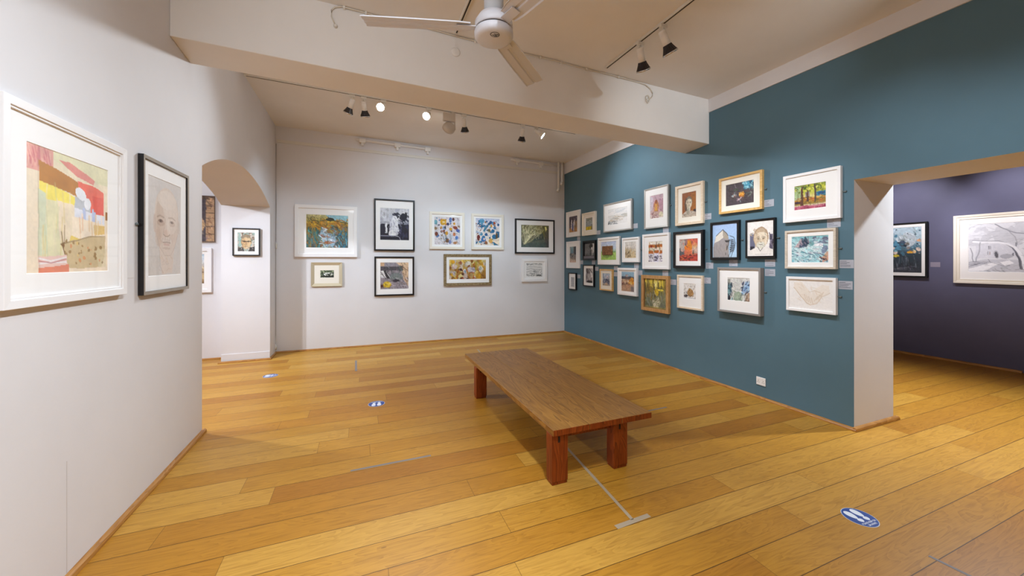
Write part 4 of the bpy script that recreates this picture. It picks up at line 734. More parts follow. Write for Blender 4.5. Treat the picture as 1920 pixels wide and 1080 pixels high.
wp('W7', (.11, .88, .175, .80), 'weathered brown framed long painting of ochre shells and pebbles', M_WEATH, .052, .03, .012, .004, res=90)
wp('W8', (.15, .855, .17, .82), 'black framed olive green print of bare white branches', M_BLACK, .03, .035, .012, res=70)
wp('W9', (.18, .82, .19, .78), 'small white framed black ink landscape sketch below the branches print', M_WFRAME, .055, .035, .012, res=40, tex=.03)

picture('J1', 'jamb', -1.581, 1.80, .35, .416, (.18, .81, .155, .845), 'dark grey framed portrait of a bearded man in glasses on the arch jamb', GS, base_mat('charcoal_frame_paint', '2b2a2c', .4), .017, .028, .01, res=44)
picture('S1', 'side', -2.42, 2.158, .72, .70, (.0, 1, .0, 1), 'unframed brown canvas of a pale figure on dark boards, beyond the arch', GS, base_mat('canvas_edge', '6b5540', .8), .004, .03, .002, mat=None, res=70, name='canvas_painting')
picture('S2', 'side', -2.425, 1.374, .65, .68, (.14, .86, .14, .80), 'white framed picture under the brown canvas beyond the arch', GS, M_WFRAME, .05, .035, .012, res=44)
picture('V1', 'navy', 3.424, 1.692, .75, .886, (.09, .91, .08, .916), 'black framed painting of rain drops on a window over dark traffic', GN, M_BLACK, .026, .04, .008, res=80)
picture('V2', 'navy', 2.18, 1.686, 1.18, .998, (.122, .878, .142, .83), 'wide cream framed pencil drawing of an arching tree before an old house', GN, M_CFRAME, .06, .04, .0, res=150, steps=[(0, 0), (0, .04), (.03, .036), (.034, .028), (.06, .03), (.06, .016)], tex=.03)

T_ = {'T1': (6.709, 2.278, 0.535, 0.528), 'T2': (6.124, 2.225, 0.450, 0.436), 'T3': (5.273, 2.271, 0.756, 0.497), 'T4': (4.372, 2.302, 0.485, 0.602), 'T5': (3.767, 2.264, 0.455, 0.540), 'T6': (3.044, 2.289, 0.531, 0.428),
      'T7': (2.310, 2.138, 0.502, 0.475), 'T8': (6.713, 1.647, 0.515, 0.552), 'T9': (6.114, 1.720, 0.423, 0.370), 'T10': (5.515, 1.692, 0.617, 0.482), 'T11': (4.931, 1.694, 0.412, 0.401), 'T12': (4.378, 1.655, 0.541, 0.525),
      'T13': (3.780, 1.663, 0.494, 0.495), 'T14': (3.240, 1.754, 0.385, 0.462), 'T15': (2.807, 1.754, 0.327, 0.430), 'T16': (2.317, 1.624, 0.446, 0.383), 'T17': (6.729, 1.101, 0.296, 0.347), 'T18': (6.138, 1.237, 0.368, 0.415),
      'T19': (5.581, 1.181, 0.375, 0.380), 'T20': (5.010, 1.177, 0.475, 0.447), 'T21': (4.390, 1.030, 0.557, 0.537), 'T22': (3.757, 1.098, 0.420, 0.452), 'T23': (3.045, 1.171, 0.530, 0.526), 'T24': (2.313, 1.181, 0.434, 0.341)}
def tp(k, win, label, *a, **kw):
    y, z, w, h = T_[k]; picture(k, 'teal', y, z, w, h, win, label, GT, *a, **kw)
tp('T1', (.206, .794, .2, .82), 'white framed painting of two pale figures, top row beside the corner', M_WFRAME, .03, .03, .01, res=30)
tp('T2', (.24, .76, .24, .78), 'cream box framed painting of a yellow field under grey', M_CFRAME, .03, .04, .016, .0, M_CREAMMAT, res=26, bracket=1, liner=(M_MAT, .085, .014, .008))
tp('T3', (.15, .84, .22, .76), 'wide silver framed faint watercolour of a moorland', M_SILVER, .022, .035, .012, res=60, tex=.03)
tp('T4', (.24, .79, .19, .76), 'tall silver framed painting of an orange seated figure on pink', M_SILVER, .022, .03, .01, .006, res=40, bracket=1)
tp('T5', (.237, .744, .2, .81), 'pale wood framed portrait of a woman against orange brown', M_PALEW, .034, .035, .012, res=44, mat=M_CREAMMAT, bracket=1)
tp('T6', (.157, .81, .205, .80), 'honey wood framed dark abstract with an orange burst and blue corner', M_GOLD, .026, .035, .01, res=70, mat=M_CREAMMAT, bracket=1)
tp('T7', (.203, .757, .25, .756), 'white framed painting of green trees above a pink path', M_WFRAME, .027, .035, .01, res=74, bracket=1)
tp('T8', (.235, .73, .195, .79), 'white framed tall street scene with dark figures, middle row by the corner', M_WFRAME, .034, .03, .01, res=28)
tp('T9', (.10, .87, .15, .78), 'small black box frame holding a grey photograph of a figure', M_BLACK, .03, .04, .022, mat=base_mat('black_mount_card', '2a2a2e', .7), res=30)
tp('T10', (.135, .84, .155, .83), 'white framed green meadow under blue sky with a raised brown block', M_WFRAME, .035, .035, .012, res=48)
tp('T11', (.15, .80, .17, .83), 'white framed hazy painting of tawny reeds', M_WFRAME, .027, .035, .012, res=40, bracket=1)
tp('T12', (.22, .745, .22, .80), 'white framed painting of orange bottles with pale labels', M_WFRAME, .032, .035, .012, res=44, bracket=1)
tp('T13', (.19, .81, .21, .815), 'thick black framed red and orange abstract', M_BLACK, .034, .04, .014, res=56, bracket=1)
tp('T14', (.07, .93, .065, .93), 'black framed painting of a grey tower with spiral stairs on blue sky', M_BLACK, .028, .035, .01, mat=None, res=66, bracket=1, tex=.05)
tp('T15', (.05, .95, .055, .94), 'black framed ink portrait of a bearded man, beside the grey tower', M_BLACK, .017, .035, .01, mat=None, res=66, bracket=1, tex=.05)
tp('T16', (.126, .855, .165, .84), 'beige wood framed painting of foaming turquoise sea and rocks', M_BEIGEW, .02, .04, .012, res=84, bracket=1)
tp('T17', (.3, .75, .25, .82), 'smallest black framed grey sketch, bottom row beside the corner', M_BLACK, .018, .035, .01, res=20)
tp('T18', (.23, .87, .16, .83), 'narrow black framed black and white woodland print', M_BLACK, .02, .035, .01, res=26)
tp('T19', (.2, .78, .195, .78), 'small honey wood framed grey blue still life', M_GOLD, .022, .035, .01, mat=M_CREAMMAT, res=30)
tp('T20', (.18, .84, .14, .86), 'white framed orange field landscape under a blue sky strip', M_WFRAME, .034, .04, .014, res=44, bracket=1)
tp('T21', (.12, .9, .09, .9), 'oak framed painting of yellow light through forest trunks', M_OAKF, .05, .04, .016, mat=None, res=60)
tp('T22', (.25, .72, .25, .70), 'pale wood framed small brown hare drawing with wide white border', M_PALEW, .024, .03, .01, res=36)
tp('T23', (.236, .754, .225, .73), 'deep grey box framed blue and green abstract', M_GREYF, .022, .06, .012, res=66, bracket=1)
tp('T24', (.05, .95, .065, .94), 'white framed pale drawing of two cupped hands', M_WFRAME, .024, .035, .01, mat=None, res=90, bracket=1, tex=.03)

# the raised block in the meadow picture belongs to that picture
for o in list(bpy.data.objects):
    if o.get('label', '').startswith('white framed green meadow'):
        mb = MB(); mb.box(-.176, .117, -.07, .087, .019, .034)
        bk = mb.build('raised_block', weathered_mat('mosaic_block', ['4a2c14', '7c5230', 'a98458']), o, bevel=.003)
        bk['label'] = 'brown mosaic block'
    if o.get('label', '').startswith('silver and black framed pencil'):
        fr = [c for c in o.children if c.name.startswith('frame')][0]
        fr.data.materials.append(M_SILVERDK)
        for p in fr.data.polygons:
            if p.normal.z > .6 and p.center.z > .02: p.material_index = 1
    if o.get('label', '').startswith('small black box frame'):
        mb = MB(); mb.box(-.18, .17, -.155, -.11, .014, .03); mb.build('ledge', base_mat('grey_ledge', '77727a', .6), o)

# ------------------------------------------------------------------ printed label cards
def card(wall, a, z, w, h, label, mat=M_CARD, lines=0, group='printed label cards on the teal wall'):
    M = wall_matrix(wall, a, z, -0.0004)
    mb = MB(); mb.box(-w / 2, w / 2, -h / 2, h / 2, 0, .002)
    o = mb.build('label_card', mat, None, M=M)
    tag(o, label, 'label card', group)
    if lines:
        mb = MB(); rs = random.Random(int(a * 1000))
        for i in range(lines):
            y = h / 2 - h * (.18 + .62 * i / max(1, lines - 1)); l = w * (.45 if i == 0 else rs.uniform(.3, .85))
            mb.box(-w * .44, -w * .44 + l, y - .0016, y + .0016, .002, .0024)
        c = mb.build('lettering', M_INK, o); c.matrix_parent_inverse = Matrix()
    return o
CW, CH = .108, .075
for a, z, n, lab in [
    (6.527, 1.971, 0, 'tiny grey card between the two pale figures and the street scene'), (6.419, 1.491, 0, 'tiny grey card low at the right of the street scene'), (6.006, 1.49, 0, 'tiny grey card below the black box frame'),
    (5.903, 1.372, 0, 'tiny grey card right of the narrow woodland print'), (5.338, 1.391, 0, 'small grey card directly below the meadow picture'), (5.36, 1.289, 0, 'small grey card right of the blue still life'),
    (4.82, 1.437, 3, 'small grey card directly below the tawny reeds'), (4.74, 1.329, 3, 'small grey card right of the orange field landscape'), (6.517, 1.208, 0, 'tiny grey card right of the smallest grey sketch'),
    (5.844, 2.04, 0, 'small grey card right of the yellow field picture'), (4.845, 2.074, 0, 'small grey card right of the faint moorland watercolour'), (4.201, 1.958, 0, 'small grey card below the orange seated figure'),
    (3.47, 1.453, 4, 'grey card right of the red abstract'), (4.209, 1.338, 3, 'grey card below the orange bottles'), (4.062, 1.216, 3, 'grey card right of the oak framed forest'),
    (3.506, 1.264, 4, 'grey card right of the hare drawing'), (3.498, 2.073, 3, 'grey card right of the portrait of a woman'), (2.728, 2.131, 4, 'grey card right of the dark abstract with orange burst'),
    (2.129, 1.859, 4, 'grey card under the right end of the green trees picture'), (2.031, 1.481, 5, 'grey card right of the turquoise sea'), (2.039, 1.289, 5, 'grey card right of the cupped hands'),
    (3.144, 1.485, 4, 'grey card below the grey tower picture'), (2.716, 1.487, 3, 'grey card below the ink portrait, upper of two'), (2.716, 1.385, 4, 'grey card beside the deep grey box frame, lower of two')]:
    card('teal', a, z, CW, CH, lab, M_CARD, n)
for a, z, lab in [(1.307, 1.67, 'white card low at the right of the golden hill landscape'), (1.073, 1.435, 'white card right of the small champagne frame'), (2.302, 1.778, 'white card low at the right of the smoke print'),
    (2.302, 1.569, 'white card at the top right of the townscape'), (3.236, 1.812, 'white card between the two flower paintings'), (4.043, 1.781, 'white card right of the teal blue blossoms'), (3.816, 1.575, 'white card right of the shells painting'),
    (5.179, 1.716, 'white card low at the right of the branches print'), (5.002, 1.534, 'white card right of the ink landscape sketch')]:
    card('back', a, z, .11, .075, lab, M_CARDW, 0, 'white label cards on the far wall')
card('left', 2.972, 1.446, .07, .085, 'white card between the collage and the bald man portrait', M_CARDW, 0, 'white label cards by the arch')
card('jamb', -1.499, 1.50, .095, .065, 'pale card below the portrait on the arch jamb', M_CARDW, 0, 'white label cards by the arch')
card('side', -2.0, 1.92, .09, .06, 'white card right of the brown canvas beyond the arch', M_CARDW, 0, 'white label cards by the arch')
card('side', -2.0, 1.607, .09, .06, 'white card above right of the white frame beyond the arch', M_CARDW, 0, 'white label cards by the arch')
card('navy', 2.974, 1.458, .108, .075, 'mauve grey card between the two navy room pictures', base_mat('mauve_label_card', '8c8494', .7), 0, 'navy room label card')
# ------------------------------------------------------------------ bench
bench = empty('bench', T(1.60, 3.35, 0), 'low brown wooden plank bench in the middle of the floor', 'bench')
BI = bench.matrix_world.inverted()
y0, y1, zt0, zt1 = 2.217, 4.487, .338, .380
xs = [1.191, 1.475, 1.75, 2.019]
for i in range(3):
    mb = MB(); mb.box(xs[i] + .0018, xs[i + 1] - .0018, y0, y1, zt0, zt1, M=BI)
    for f in mb.bm.faces:
        f.normal_update()
        if abs(f.normal.y) > .9: f.material_index = 1
    p = mb.build('seat_plank', [M_BENCH, M_BENCHLEG], bench, bevel=.003)
for (x, y) in ((1.192, 2.237), (1.70, 2.250), (1.182, 3.972), (1.70, 3.985)):
    mb = MB(); w, dd = .122, .085
    P = []
    sx = .004
    mb.box(x, x + w, y, y + dd, .02, zt0, M=BI)
    mb.box(x + sx, x + w - sx, y + sx, y + dd - sx, 0, .022, M=BI)
    lg = mb.build('leg', M_BENCHLEG, bench, bevel=.004)
    mb = MB(); mb.box(x + .045, x + .06, y - .0015, y + .004, .285, .325, M=BI)
    mb.build('peg', M_DARK, lg)
mb = MB()
for yy in (2.29, 4.02):
    mb.box(1.22, 1.80, yy, yy + .04, zt0 - .05, zt0, M=BI)
mb.build('cross_rail', M_BENCHLEG, bench)

# ------------------------------------------------------------------ floor stickers and tapes
def text_mesh(s, size, mat):
    cu = bpy.data.curves.new('t', 'FONT'); cu.body = s; cu.size = size; cu.align_x = 'CENTER'; cu.align_y = 'CENTER'; cu.offset = size * .02
    o = bpy.data.objects.new('t', cu); COL.objects.link(o)
    dg = bpy.context.evaluated_depsgraph_get()
    me = bpy.data.meshes.new_from_object(o.evaluated_get(dg))
    bpy.data.objects.remove(o); bpy.data.curves.remove(cu)
    me.materials.clear(); me.materials.append(mat)
    return me
TXT = [text_mesh('PLEASE KEEP ON', .019, M_STWHITE), text_mesh('2M APART', .019, M_STWHITE)]
def sticker(x, y, rot, r, label):
    root = empty('floor_sticker', T(x, y, 0) @ Matrix.Rotation(rot, 4, 'Z') @ Matrix.Scale(r / .1, 4), label, 'floor sticker', 'blue footprint stickers on the floor')
    mb = MB(); mb.lathe([(.104, 0), (.104, .0011)], 40); mb.build('rim', base_mat('sticker_rim', 'c8d0dc', .4), root)
    mb = MB(); mb.lathe([(.1, .0011), (.1, .0016)], 40); mb.build('disc', M_BLUE, root)
    for s in (-1, 1):
        mb = MB(); c = 18
        def blob(cx, cy, rx, ry, cut=None):
            pts = []
            for i in range(c):
                a = 2 * math.pi * i / c
                xx, yy = rx * math.cos(a) * (1 - .18 * math.sin(a) * -1), ry * math.sin(a)
                pts.append(mb.bm.verts.new((cx + xx, cy + yy, .0022)))
            mb.bm.faces.new(pts)
        blob(s * .034, .036, .026, .044)
        blob(s * .031, -.024, .020, .019)
        mb.build('footprint', M_STWHITE, root)
    for me, yy in zip(TXT, (-.056, -.077)):
        t = link(bpy.data.objects.new('lettering', me), root); t.location = (0, yy, .0022)
    return root
sticker(2.723, 1.291, R(-3), .082, 'blue footprint sticker on the floor near the square opening')
sticker(.167, 4.238, R(175), .080, 'blue footprint sticker on the floor left of the bench')
sticker(-1.087, 5.80, R(90), .083, 'blue footprint sticker on the floor before the arch jamb')

def tape(p, q, w, label, mat=M_TAPE):
    p, q = Vector((*p, 0)), Vector((*q, 0)); d = q - p; L = d.length; d.normalize()
    M = Matrix(((d.x, -d.y, 0, p.x), (d.y, d.x, 0, p.y), (0, 0, 1, 0), (0, 0, 0, 1)))
    mb = MB(); n = max(1, int(L / .15))
    rs = random.Random(int(L * 997)); W = [w / 2 * rs.uniform(.9, 1.1) for _ in range(n + 1)]
    for i in range(n):
        mb.prism(None, [(L * i / n, -W[i], 0), (L * i / n, W[i], 0), (L * i / n, W[i], .0009), (L * i / n, -W[i], .0009)],
                 [(L * (i + 1) / n, -W[i + 1], 0), (L * (i + 1) / n, W[i + 1], 0), (L * (i + 1) / n, W[i + 1], .0009), (L * (i + 1) / n, -W[i + 1], .0009)])
    return tag(mb.build('floor_tape', mat, None, M=M), label, 'floor tape', 'strips of floor tape')
tape((-.049, 6.21), (-.044, 5.61), .027, 'short dark tape strip near the white far wall')
tape((-.06, 2.946), (.513, 2.948), .022, 'grey tape strip along a plank left of the bench')
tape((1.874, 6.22), (1.472, 1.775), .022, 'long pale worn tape line running under the bench', M_TAPEW)
tape((1.345, 1.758), (1.59, 1.769), .03, 'pale tape crossbar at the near end of the long line', M_TAPEW)
tape((2.42, 3.008), (2.94, 3.016), .020, 'dark tape strip right of the bench')
tape((2.693, .99), (2.712, .72), .019, 'grey tape strip across a plank nearest the viewer')

# ------------------------------------------------------------------ ceiling fan
fan = empty('ceiling_fan', T(.705, 2.02, 2.80), 'white three blade ceiling fan on a long rod', 'fan')
FZ = zc_near(.705) - 2.80
MBI = None
mb = MB(); mb.lathe([(.055, .09), (.056, FZ - .12), (.05, FZ - .05)], 24); mb.build('rod_sleeve', base_mat('fan_rod_paint', 'cfd0d2', .45), fan)
mb = MB(); mb.lathe([(.04, FZ - .13), (.085, FZ - .07), (.09, FZ)], 28); mb.build('canopy', M_FANW, fan)
mb = MB(); mb.lathe([(.05, .1), (.085, .085), (.106, .05), (.108, .018), (.104, .012)], 40); mb.build('motor_housing', M_FANW, fan)
mb = MB(); mb.lathe([(.100, .004), (.100, .012)], 40); mb.build('shadow_gap', M_DARK, fan)
mb = MB(); mb.lathe([(.106, .004), (.110, -.006), (.109, -.028), (.100, -.040), (.085, -.0475), (.0005, -.049)], 44); cap = mb.build('hub_cap', M_FANW, fan)
mb = MB()
cx, cy, zz = -.014, -.058, -.0496
for i in range(24):
    a0, a1 = 2 * math.pi * i / 24, 2 * math.pi * (i + 1) / 24
    q = lambda r, a: (cx + r * math.cos(a) * 1.15, cy + r * math.sin(a), zz)
    mb.quad(q(.0195, a0), q(.0232, a0), q(.0232, a1), q(.0195, a1))
for bx, by, bw, bh in ((-.010, .004, .009, .004), (.001, .002, .009, .007), (-.006, -.005, .011, .004), (.006, -.006, .007, .005), (-.002, .008, .006, .002)):
    bx, by, bw, bh = bx * 1.35, by * 1.35, bw * 1.35, bh * 1.35
    mb.quad((cx + bx, cy + by, zz), (cx + bx + bw, cy + by, zz), (cx + bx + bw + .003, cy + by + bh, zz), (cx + bx + .002, cy + by + bh, zz))
for f in mb.bm.faces: pass
mb.build('emblem', M_BLACK, cap)
bl = None
for k, ang in enumerate((45, 163, 284)):
    mb = MB(); Rm = Matrix.Rotation(R(ang), 4, 'Z') @ Matrix.Rotation(R(-11), 4, 'X')
    # ribbed blade profile across its width, swept along its length
    prof = [(-.066, 0), (-.058, .006), (-.012, .004), (-.006, .011), (.006, .011), (.012, .004), (.058, .006), (.066, 0)]
    ths = .003
    secs = []
    for x, s in ((.13, .74), (.2, .9), (.45, 1.0), (.700, 1.02), (.715, .98)):
        secs.append([mb.bm.verts.new(Rm @ Vector((x, y * s, z + .02))) for y, z in prof] + [mb.bm.verts.new(Rm @ Vector((x, y * s, z + .02 + ths))) for y, z in prof[::-1]])
    for A, B in zip(secs, secs[1:]):
        n = len(A)
        for i in range(n): mb.bm.faces.new((A[i], A[(i + 1) % n], B[(i + 1) % n], B[i]))
    mb.bm.faces.new(secs[0][::-1]); mb.bm.faces.new(secs[-1])
    b = mb.build('blade', M_FANW, fan)
    mb = MB(); mb.box(.085, .21, -.028, .028, .014, .02, M=Rm); mb.build('blade_bracket', M_FANW, b, bevel=.002)

# ------------------------------------------------------------------ lighting tracks
def track(p, q, label, slot_side):
    p, q = Vector(p), Vector(q); d = (q - p); L = d.length; d.normalize()
    s = Vector((0, 0, 1)).cross(d).normalized(); u = d.cross(s)
    M = Matrix(((d.x, s.x, u.x, p.x), (d.y, s.y, u.y, p.y), (d.z, s.z, u.z, p.z), (0, 0, 0, 1)))
    mb = MB(); mb.box(0, L, -.016, .016, -.022, .0)
    o = mb.build('lighting_track', M_OFFW, None, M=M, bevel=.002)
    tag(o, label, 'lighting track', 'ceiling lighting tracks')
    mb = MB(); mb.box(.02, L - .02, -.006, .006, -.0232, -.0215)
    mb.build('slot', M_DARK, o)
    return o
TXF, TYF = 5.35, 5.35
track((XL + .01, 5.35, zc_far(XL) - .004), (3.3, 5.35, zc_far(3.3) - .004), 'white lighting track beyond the beam', -1)
track((2.437, -2.6, zc_near(2.437)), (2.437, 3.36, zc_near(2.437)), 'white lighting track along the teal side, near bay', -1)
track((.825, -2.6, zc_near(.825)), (.825, 3.42, zc_near(.825)), 'white lighting track behind the fan', -1)

SPOT = []
def head(top, direction, label, lit=1.0, length=.2, scale=1.0, swivel=0.06, power=0, cone=60, blend=.6, color=(1, .93, .84), dark=True, group='track spotlights', face=None, radius=.035):
    """track spotlight: adapter, stem, white neck, ribbed black collar, chrome rim, lamp face"""
    top = Vector(top); d = Vector(direction).normalized()
    root = empty('track_spotlight', Matrix.Translation(top), label, 'spotlight', group)
    mb = MB(); mb.box(-.035, .035, -.014, .014, -.03, 0); mb.build('adapter', M_OFFW, root, bevel=.002)
    mb = MB(); mb.tube([(0, 0, -.02), (0, 0, -.03 - swivel)], .009, 8); mb.build('stem', M_OFFW, root)
    pv = Vector((0, 0, -.03 - swivel))
    q = d.to_track_quat('Z', 'Y').to_matrix().to_4x4()
    M = Matrix.Translation(pv) @ q @ Matrix.Scale(scale, 4)
    mb = MB(); mb.lathe([(.02, -.035), (.028, -.03), (.031, -.012), (.027, -.008), (.031, -.004), (.027, 0), (.031, .004), (.03, .02), (.032, .085)], 20, M)
    nk = mb.build('neck', M_WHITEP, root)
    # flared collar with ribs
    mb = MB(); n = 36; prof = [(.033, .083), (.038, .10), (.05, .128), (.060, .148)]
    rings = []
    for r, z in prof:
        rings.append([mb.bm.verts.new(M @ Vector(((r + (.0016 if i % 2 else -.0012)) * math.cos(2 * math.pi * i / n), (r + (.0016 if i % 2 else -.0012)) * math.sin(2 * math.pi * i / n), z))) for i in range(n)])
    for A, B in zip(rings, rings[1:]):
        for i in range(n): mb.bm.faces.new((A[i], A[(i + 1) % n], B[(i + 1) % n], B[i]))
    mb.bm.faces.new(rings[0][::-1])
    mb.build('collar', M_LAMPBLK if dark else M_WHITEP, root)
    mb = MB(); mb.lathe([(.0615, .147), (.0635, .150), (.0635, .160), (.058, .161), (.058, .152)], 36, M, cap0=False, cap1=False); mb.build('rim', M_CHROME, root)
    mb = MB(); mb.lathe([(.058, .1535), (.05, .156), (.0005, .158)], 32, M); mb.build('lamp_face', face or M_BULBDIM, root)
    if power:
        spot(top + M @ Vector((0, 0, .175)) , d, power, cone, blend, color, radius)
    return root

def spot(loc, d, power, cone, blend=.6, color=(1, .93, .84), radius=.04):
    l = bpy.data.lights.new('lamp', 'SPOT'); l.energy = power; l.spot_size = R(cone); l.spot_blend = blend
    l.color = color; l.shadow_soft_size = radius
    o = bpy.data.objects.new('lamp', l); COL.objects.link(o)
    o.location = loc; o.rotation_euler = Vector(d).to_track_quat('-Z', 'Y').to_euler()
    return o
def zt_(x): return zc_far(x) - .0300
YT = 5.35
NEUT = (.83, .92, 1.0); BACK = (.63, .835, 1.0); COOL = (.82, .89, 1.0)
head((-.09, YT, zt_(-.09)), (-.32, .42, -.85), 'leftmost black collared spotlight on the far track', power=28, cone=88, blend=1.0, radius=.03, color=BACK)
head((.052, YT, zt_(.052)), (.14, .5, -.86), 'black collared spotlight second from the left on the far track', power=28, cone=88, blend=1.0, radius=.03, color=BACK)
head((.299, YT, zt_(.299)), (-.3, -.72, -.5), 'glowing spotlight left of the wide gap on the far track', power=52, cone=95, blend=1.0, radius=.05, scale=.85, color=NEUT, face=M_BULB, swivel=.035, dark=False, length=.1)
head((.902, YT, zt_(.902)), (-.36, -.70, -.55), 'glowing spotlight right of the wide gap, beside the floodlight', power=52, cone=95, blend=1.0, radius=.05, scale=.85, color=NEUT, face=M_BULB, swivel=.045, dark=False)
head((1.409, YT, zt_(1.409)), (.22, .5, -.85), 'black collared spotlight just right of the floodlight', power=28, cone=88, blend=1.0, radius=.03, color=BACK)
head((2.339, YT, zt_(2.339)), (.10, .5, -.86), 'black collared spotlight left of the rightmost glowing one', power=28, cone=88, blend=1.0, radius=.03, color=BACK)
head((2.567, YT, zt_(2.567)), (.62, -.36, -.52), 'rightmost glowing spotlight on the far track', power=52, cone=100, blend=1.0, radius=.05, scale=.85, color=NEUT, face=M_BULB, swivel=.03, dark=False)

M_FLOOD = base_mat('stone_grey_enamel', 'c9bfb4', .45)
# floodlight with a gear box
fl = empty('track_floodlight', T(1.22, YT, zt_(1.22)), 'square backed white floodlight hanging from the far track', 'floodlight')
mb = MB(); mb.box(.0, .045, -.02, .02, -.03, 0); mb.build('adapter', M_FLOOD, fl, bevel=.002)
mb = MB(); mb.box(-.115, .055, -.03, .03, -.135, -.022); mb.build('gear_box', M_FLOOD, fl, bevel=.004)
mb = MB(); mb.box(.045, .06, -.012, .012, -.25, -.12); mb.build('arm', M_FLOOD, fl, bevel=.002)
q = Vector((-.15, .75, -.35)).normalized().to_track_quat('Z', 'Y').to_matrix().to_4x4()
mb = MB(); mb.lathe([(.05, -.05), (.078, -.035), (.09, .0), (.09, .03)], 32, Matrix.Translation((-.03, 0, -.225)) @ q); mb.build('lamp_housing', M_FLOOD, fl)
mb = MB(); mb.lathe([(.082, .0301), (.0005, .0315)], 32, Matrix.Translation((-.03, 0, -.225)) @ q); mb.build('lamp_face', M_BULBDIM, fl)
spot((1.18, YT + .08, zt_(1.2) - .25), (-.1, .8, -.7), 32, 120, 1.0, BACK, .03)

def zn_(x): return zc_near(x) - .0260
head((2.437, 2.825, zn_(2.437)), (.46, .28, -.84), 'black collared spotlight nearer the beam, teal side track', power=52, cone=76, blend=1.0, color=NEUT, scale=1.05)
head((2.437, 2.54, zn_(2.437)), (.55, .05, -.83), 'black collared spotlight farther from the beam, teal side track', power=52, cone=76, blend=1.0, color=NEUT, scale=1.05)

# unseen fill lamps added out of frame, most of them along the tracks
for y, pw in ((1.4, 36), (.2, 36), (-1.2, 36)):
    spot((2.437, y, zn_(2.437) - .2), (1, .25, -.95), pw, 72, 1.0, NEUT, .06)
for y, pw in ((1.0, 114), (-.1, 114), (-1.4, 114)):
    spot((.825, y, zn_(.825) - .2), (-.58, .1, -1), pw, 118, 1.0, NEUT, .08)
spot((.825, .9, zn_(.825) - .2), (.25, .2, -1), 50, 100, 1.0, NEUT, .12)
spot((3.0, 0, zn_(3.0) - .2), (.15, 1, -.1), 75, 46, .9, NEUT, .04)  # added off the tracks to light the right end of the beam
spot((-.5, .3, zn_(-.5) - .2), (.12, .9, -.28), 45, 84, 1.0, NEUT, .25)  # added off the tracks to lift the left part of the beam
# unseen side room and navy room lamps
spot((-3.4, 4.6, 3.1), (.5, .2, -1), 130, 110, 1.0, COOL, .05)  # added so that floor bounce brightens the arch soffit
spot((-2.95, 5.3, 3.0), (1, -.25, -.9), 135, 150, .8, COOL, .04)
spot((-3.6, 6.0, 3.1), (.6, .7, -.8), 32, 150, 1.0, COOL, .05)
for y in (3.3, 2.1):
    spot((6.85, y, 3.12), (1, 0, -.72), 62, 62, .8, (.93, .93, 1.0), .04)
spot((5.8, 1.5, 3.1), (-.3, .0, -.9), 200, 115, .9, NEUT, .06)  # added to brighten the floor, reveal and soffit of the square opening
spot((6.2, 3.6, 3.1), (-.3, .0, -.9), 80, 95, .9, NEUT, .06)

# ------------------------------------------------------------------ cables, plates and pipes
def arc(c, r, a0, a1, n=10, plane='xz'):
    return [(c[0] + r * math.cos(R(a0 + (a1 - a0) * i / n)), c[1], c[2] + r * math.sin(R(a0 + (a1 - a0) * i / n))) for i in range(n + 1)]
YB_ = 3.462
def zbc(x): return zc_near(x) - .0085
xa, xb = -.10, 2.98
pts = [(-.19, YB_, zbc(-.19) - .16), (-.215, YB_, zbc(-.2) - .10), (-.215, YB_, zbc(-.2) - .05), (-.19, YB_, zbc(-.19) - .018), (-.14, YB_, zbc(-.14))] + \
      [(x, YB_ + .004 * math.sin(x * 9), zbc(x) - .004 * abs(math.sin(x * 5))) for x in np.linspace(-.05, 2.95, 40)] + \
      [(3.06, YB_, zbc(3.06) - .012), (3.13, YB_, zbc(3.1) - .045), (3.165, YB_, zbc(3.1) - .09), (3.16, YB_, zbc(3.1) - .13), (3.125, YB_, zbc(3.1) - .165), (3.10, YB_, zbc(3.1) - .175)]
mb = MB(); mb.tube(pts, .0055, 8)
cab = tag(mb.build('cable', M_CABLE), 'thin pale cable clipped along the top of the beam', 'cable')
for x in (-.12, .05, .24, .50, 1.02, 1.48, 1.71, 1.95, 2.26, 2.68):
    mb = MB(); mb.box(x - .008, x + .008, YB_ - .009, YB_ + .012, zbc(x) - .016, zbc(x) + .008); mb.build('cable_clip', M_OFFW, cab)
for x, z in ((-.185, zbc(-.19) - .17), (3.09, zbc(3.1) - .18)):
    mb = MB(); mb.lathe([(.016, 0), (.018, .006), (.010, .012), (.010, .018)], 14, Matrix.Translation((x, YB_ + .012, z)) @ Matrix.Rotation(R(90), 4, 'X')); mb.build('cable_end_cap', M_OFFW, cab)
# coil hanging at its right end
mb = MB(); mb.tube([(3.085 + .028 * math.cos(t), 3.463 - .001 * t, zbc(3.1) - .175 + .045 * math.sin(t)) for t in np.linspace(0, 11, 40)], .0035, 6); mb.build('loop', M_CABLE, cab)

mb = MB(); MM = Matrix.Translation((.834, 3.475, 3.462)) @ Matrix.Rotation(R(90), 4, 'X')
mb.lathe([(.042, 0), (.042, .008), (.036, .012), (.0005, .012)], 28, MM)
jp = tag(mb.build('junction_plate', M_CEIL), 'round white blanking plate on the beam behind the fan', 'junction plate')
mb = MB(); mb.box(.822, .846, 3.468, 3.475, 3.50, zc_near(.834) - .04); mb.build('conduit', M_CEIL, jp)

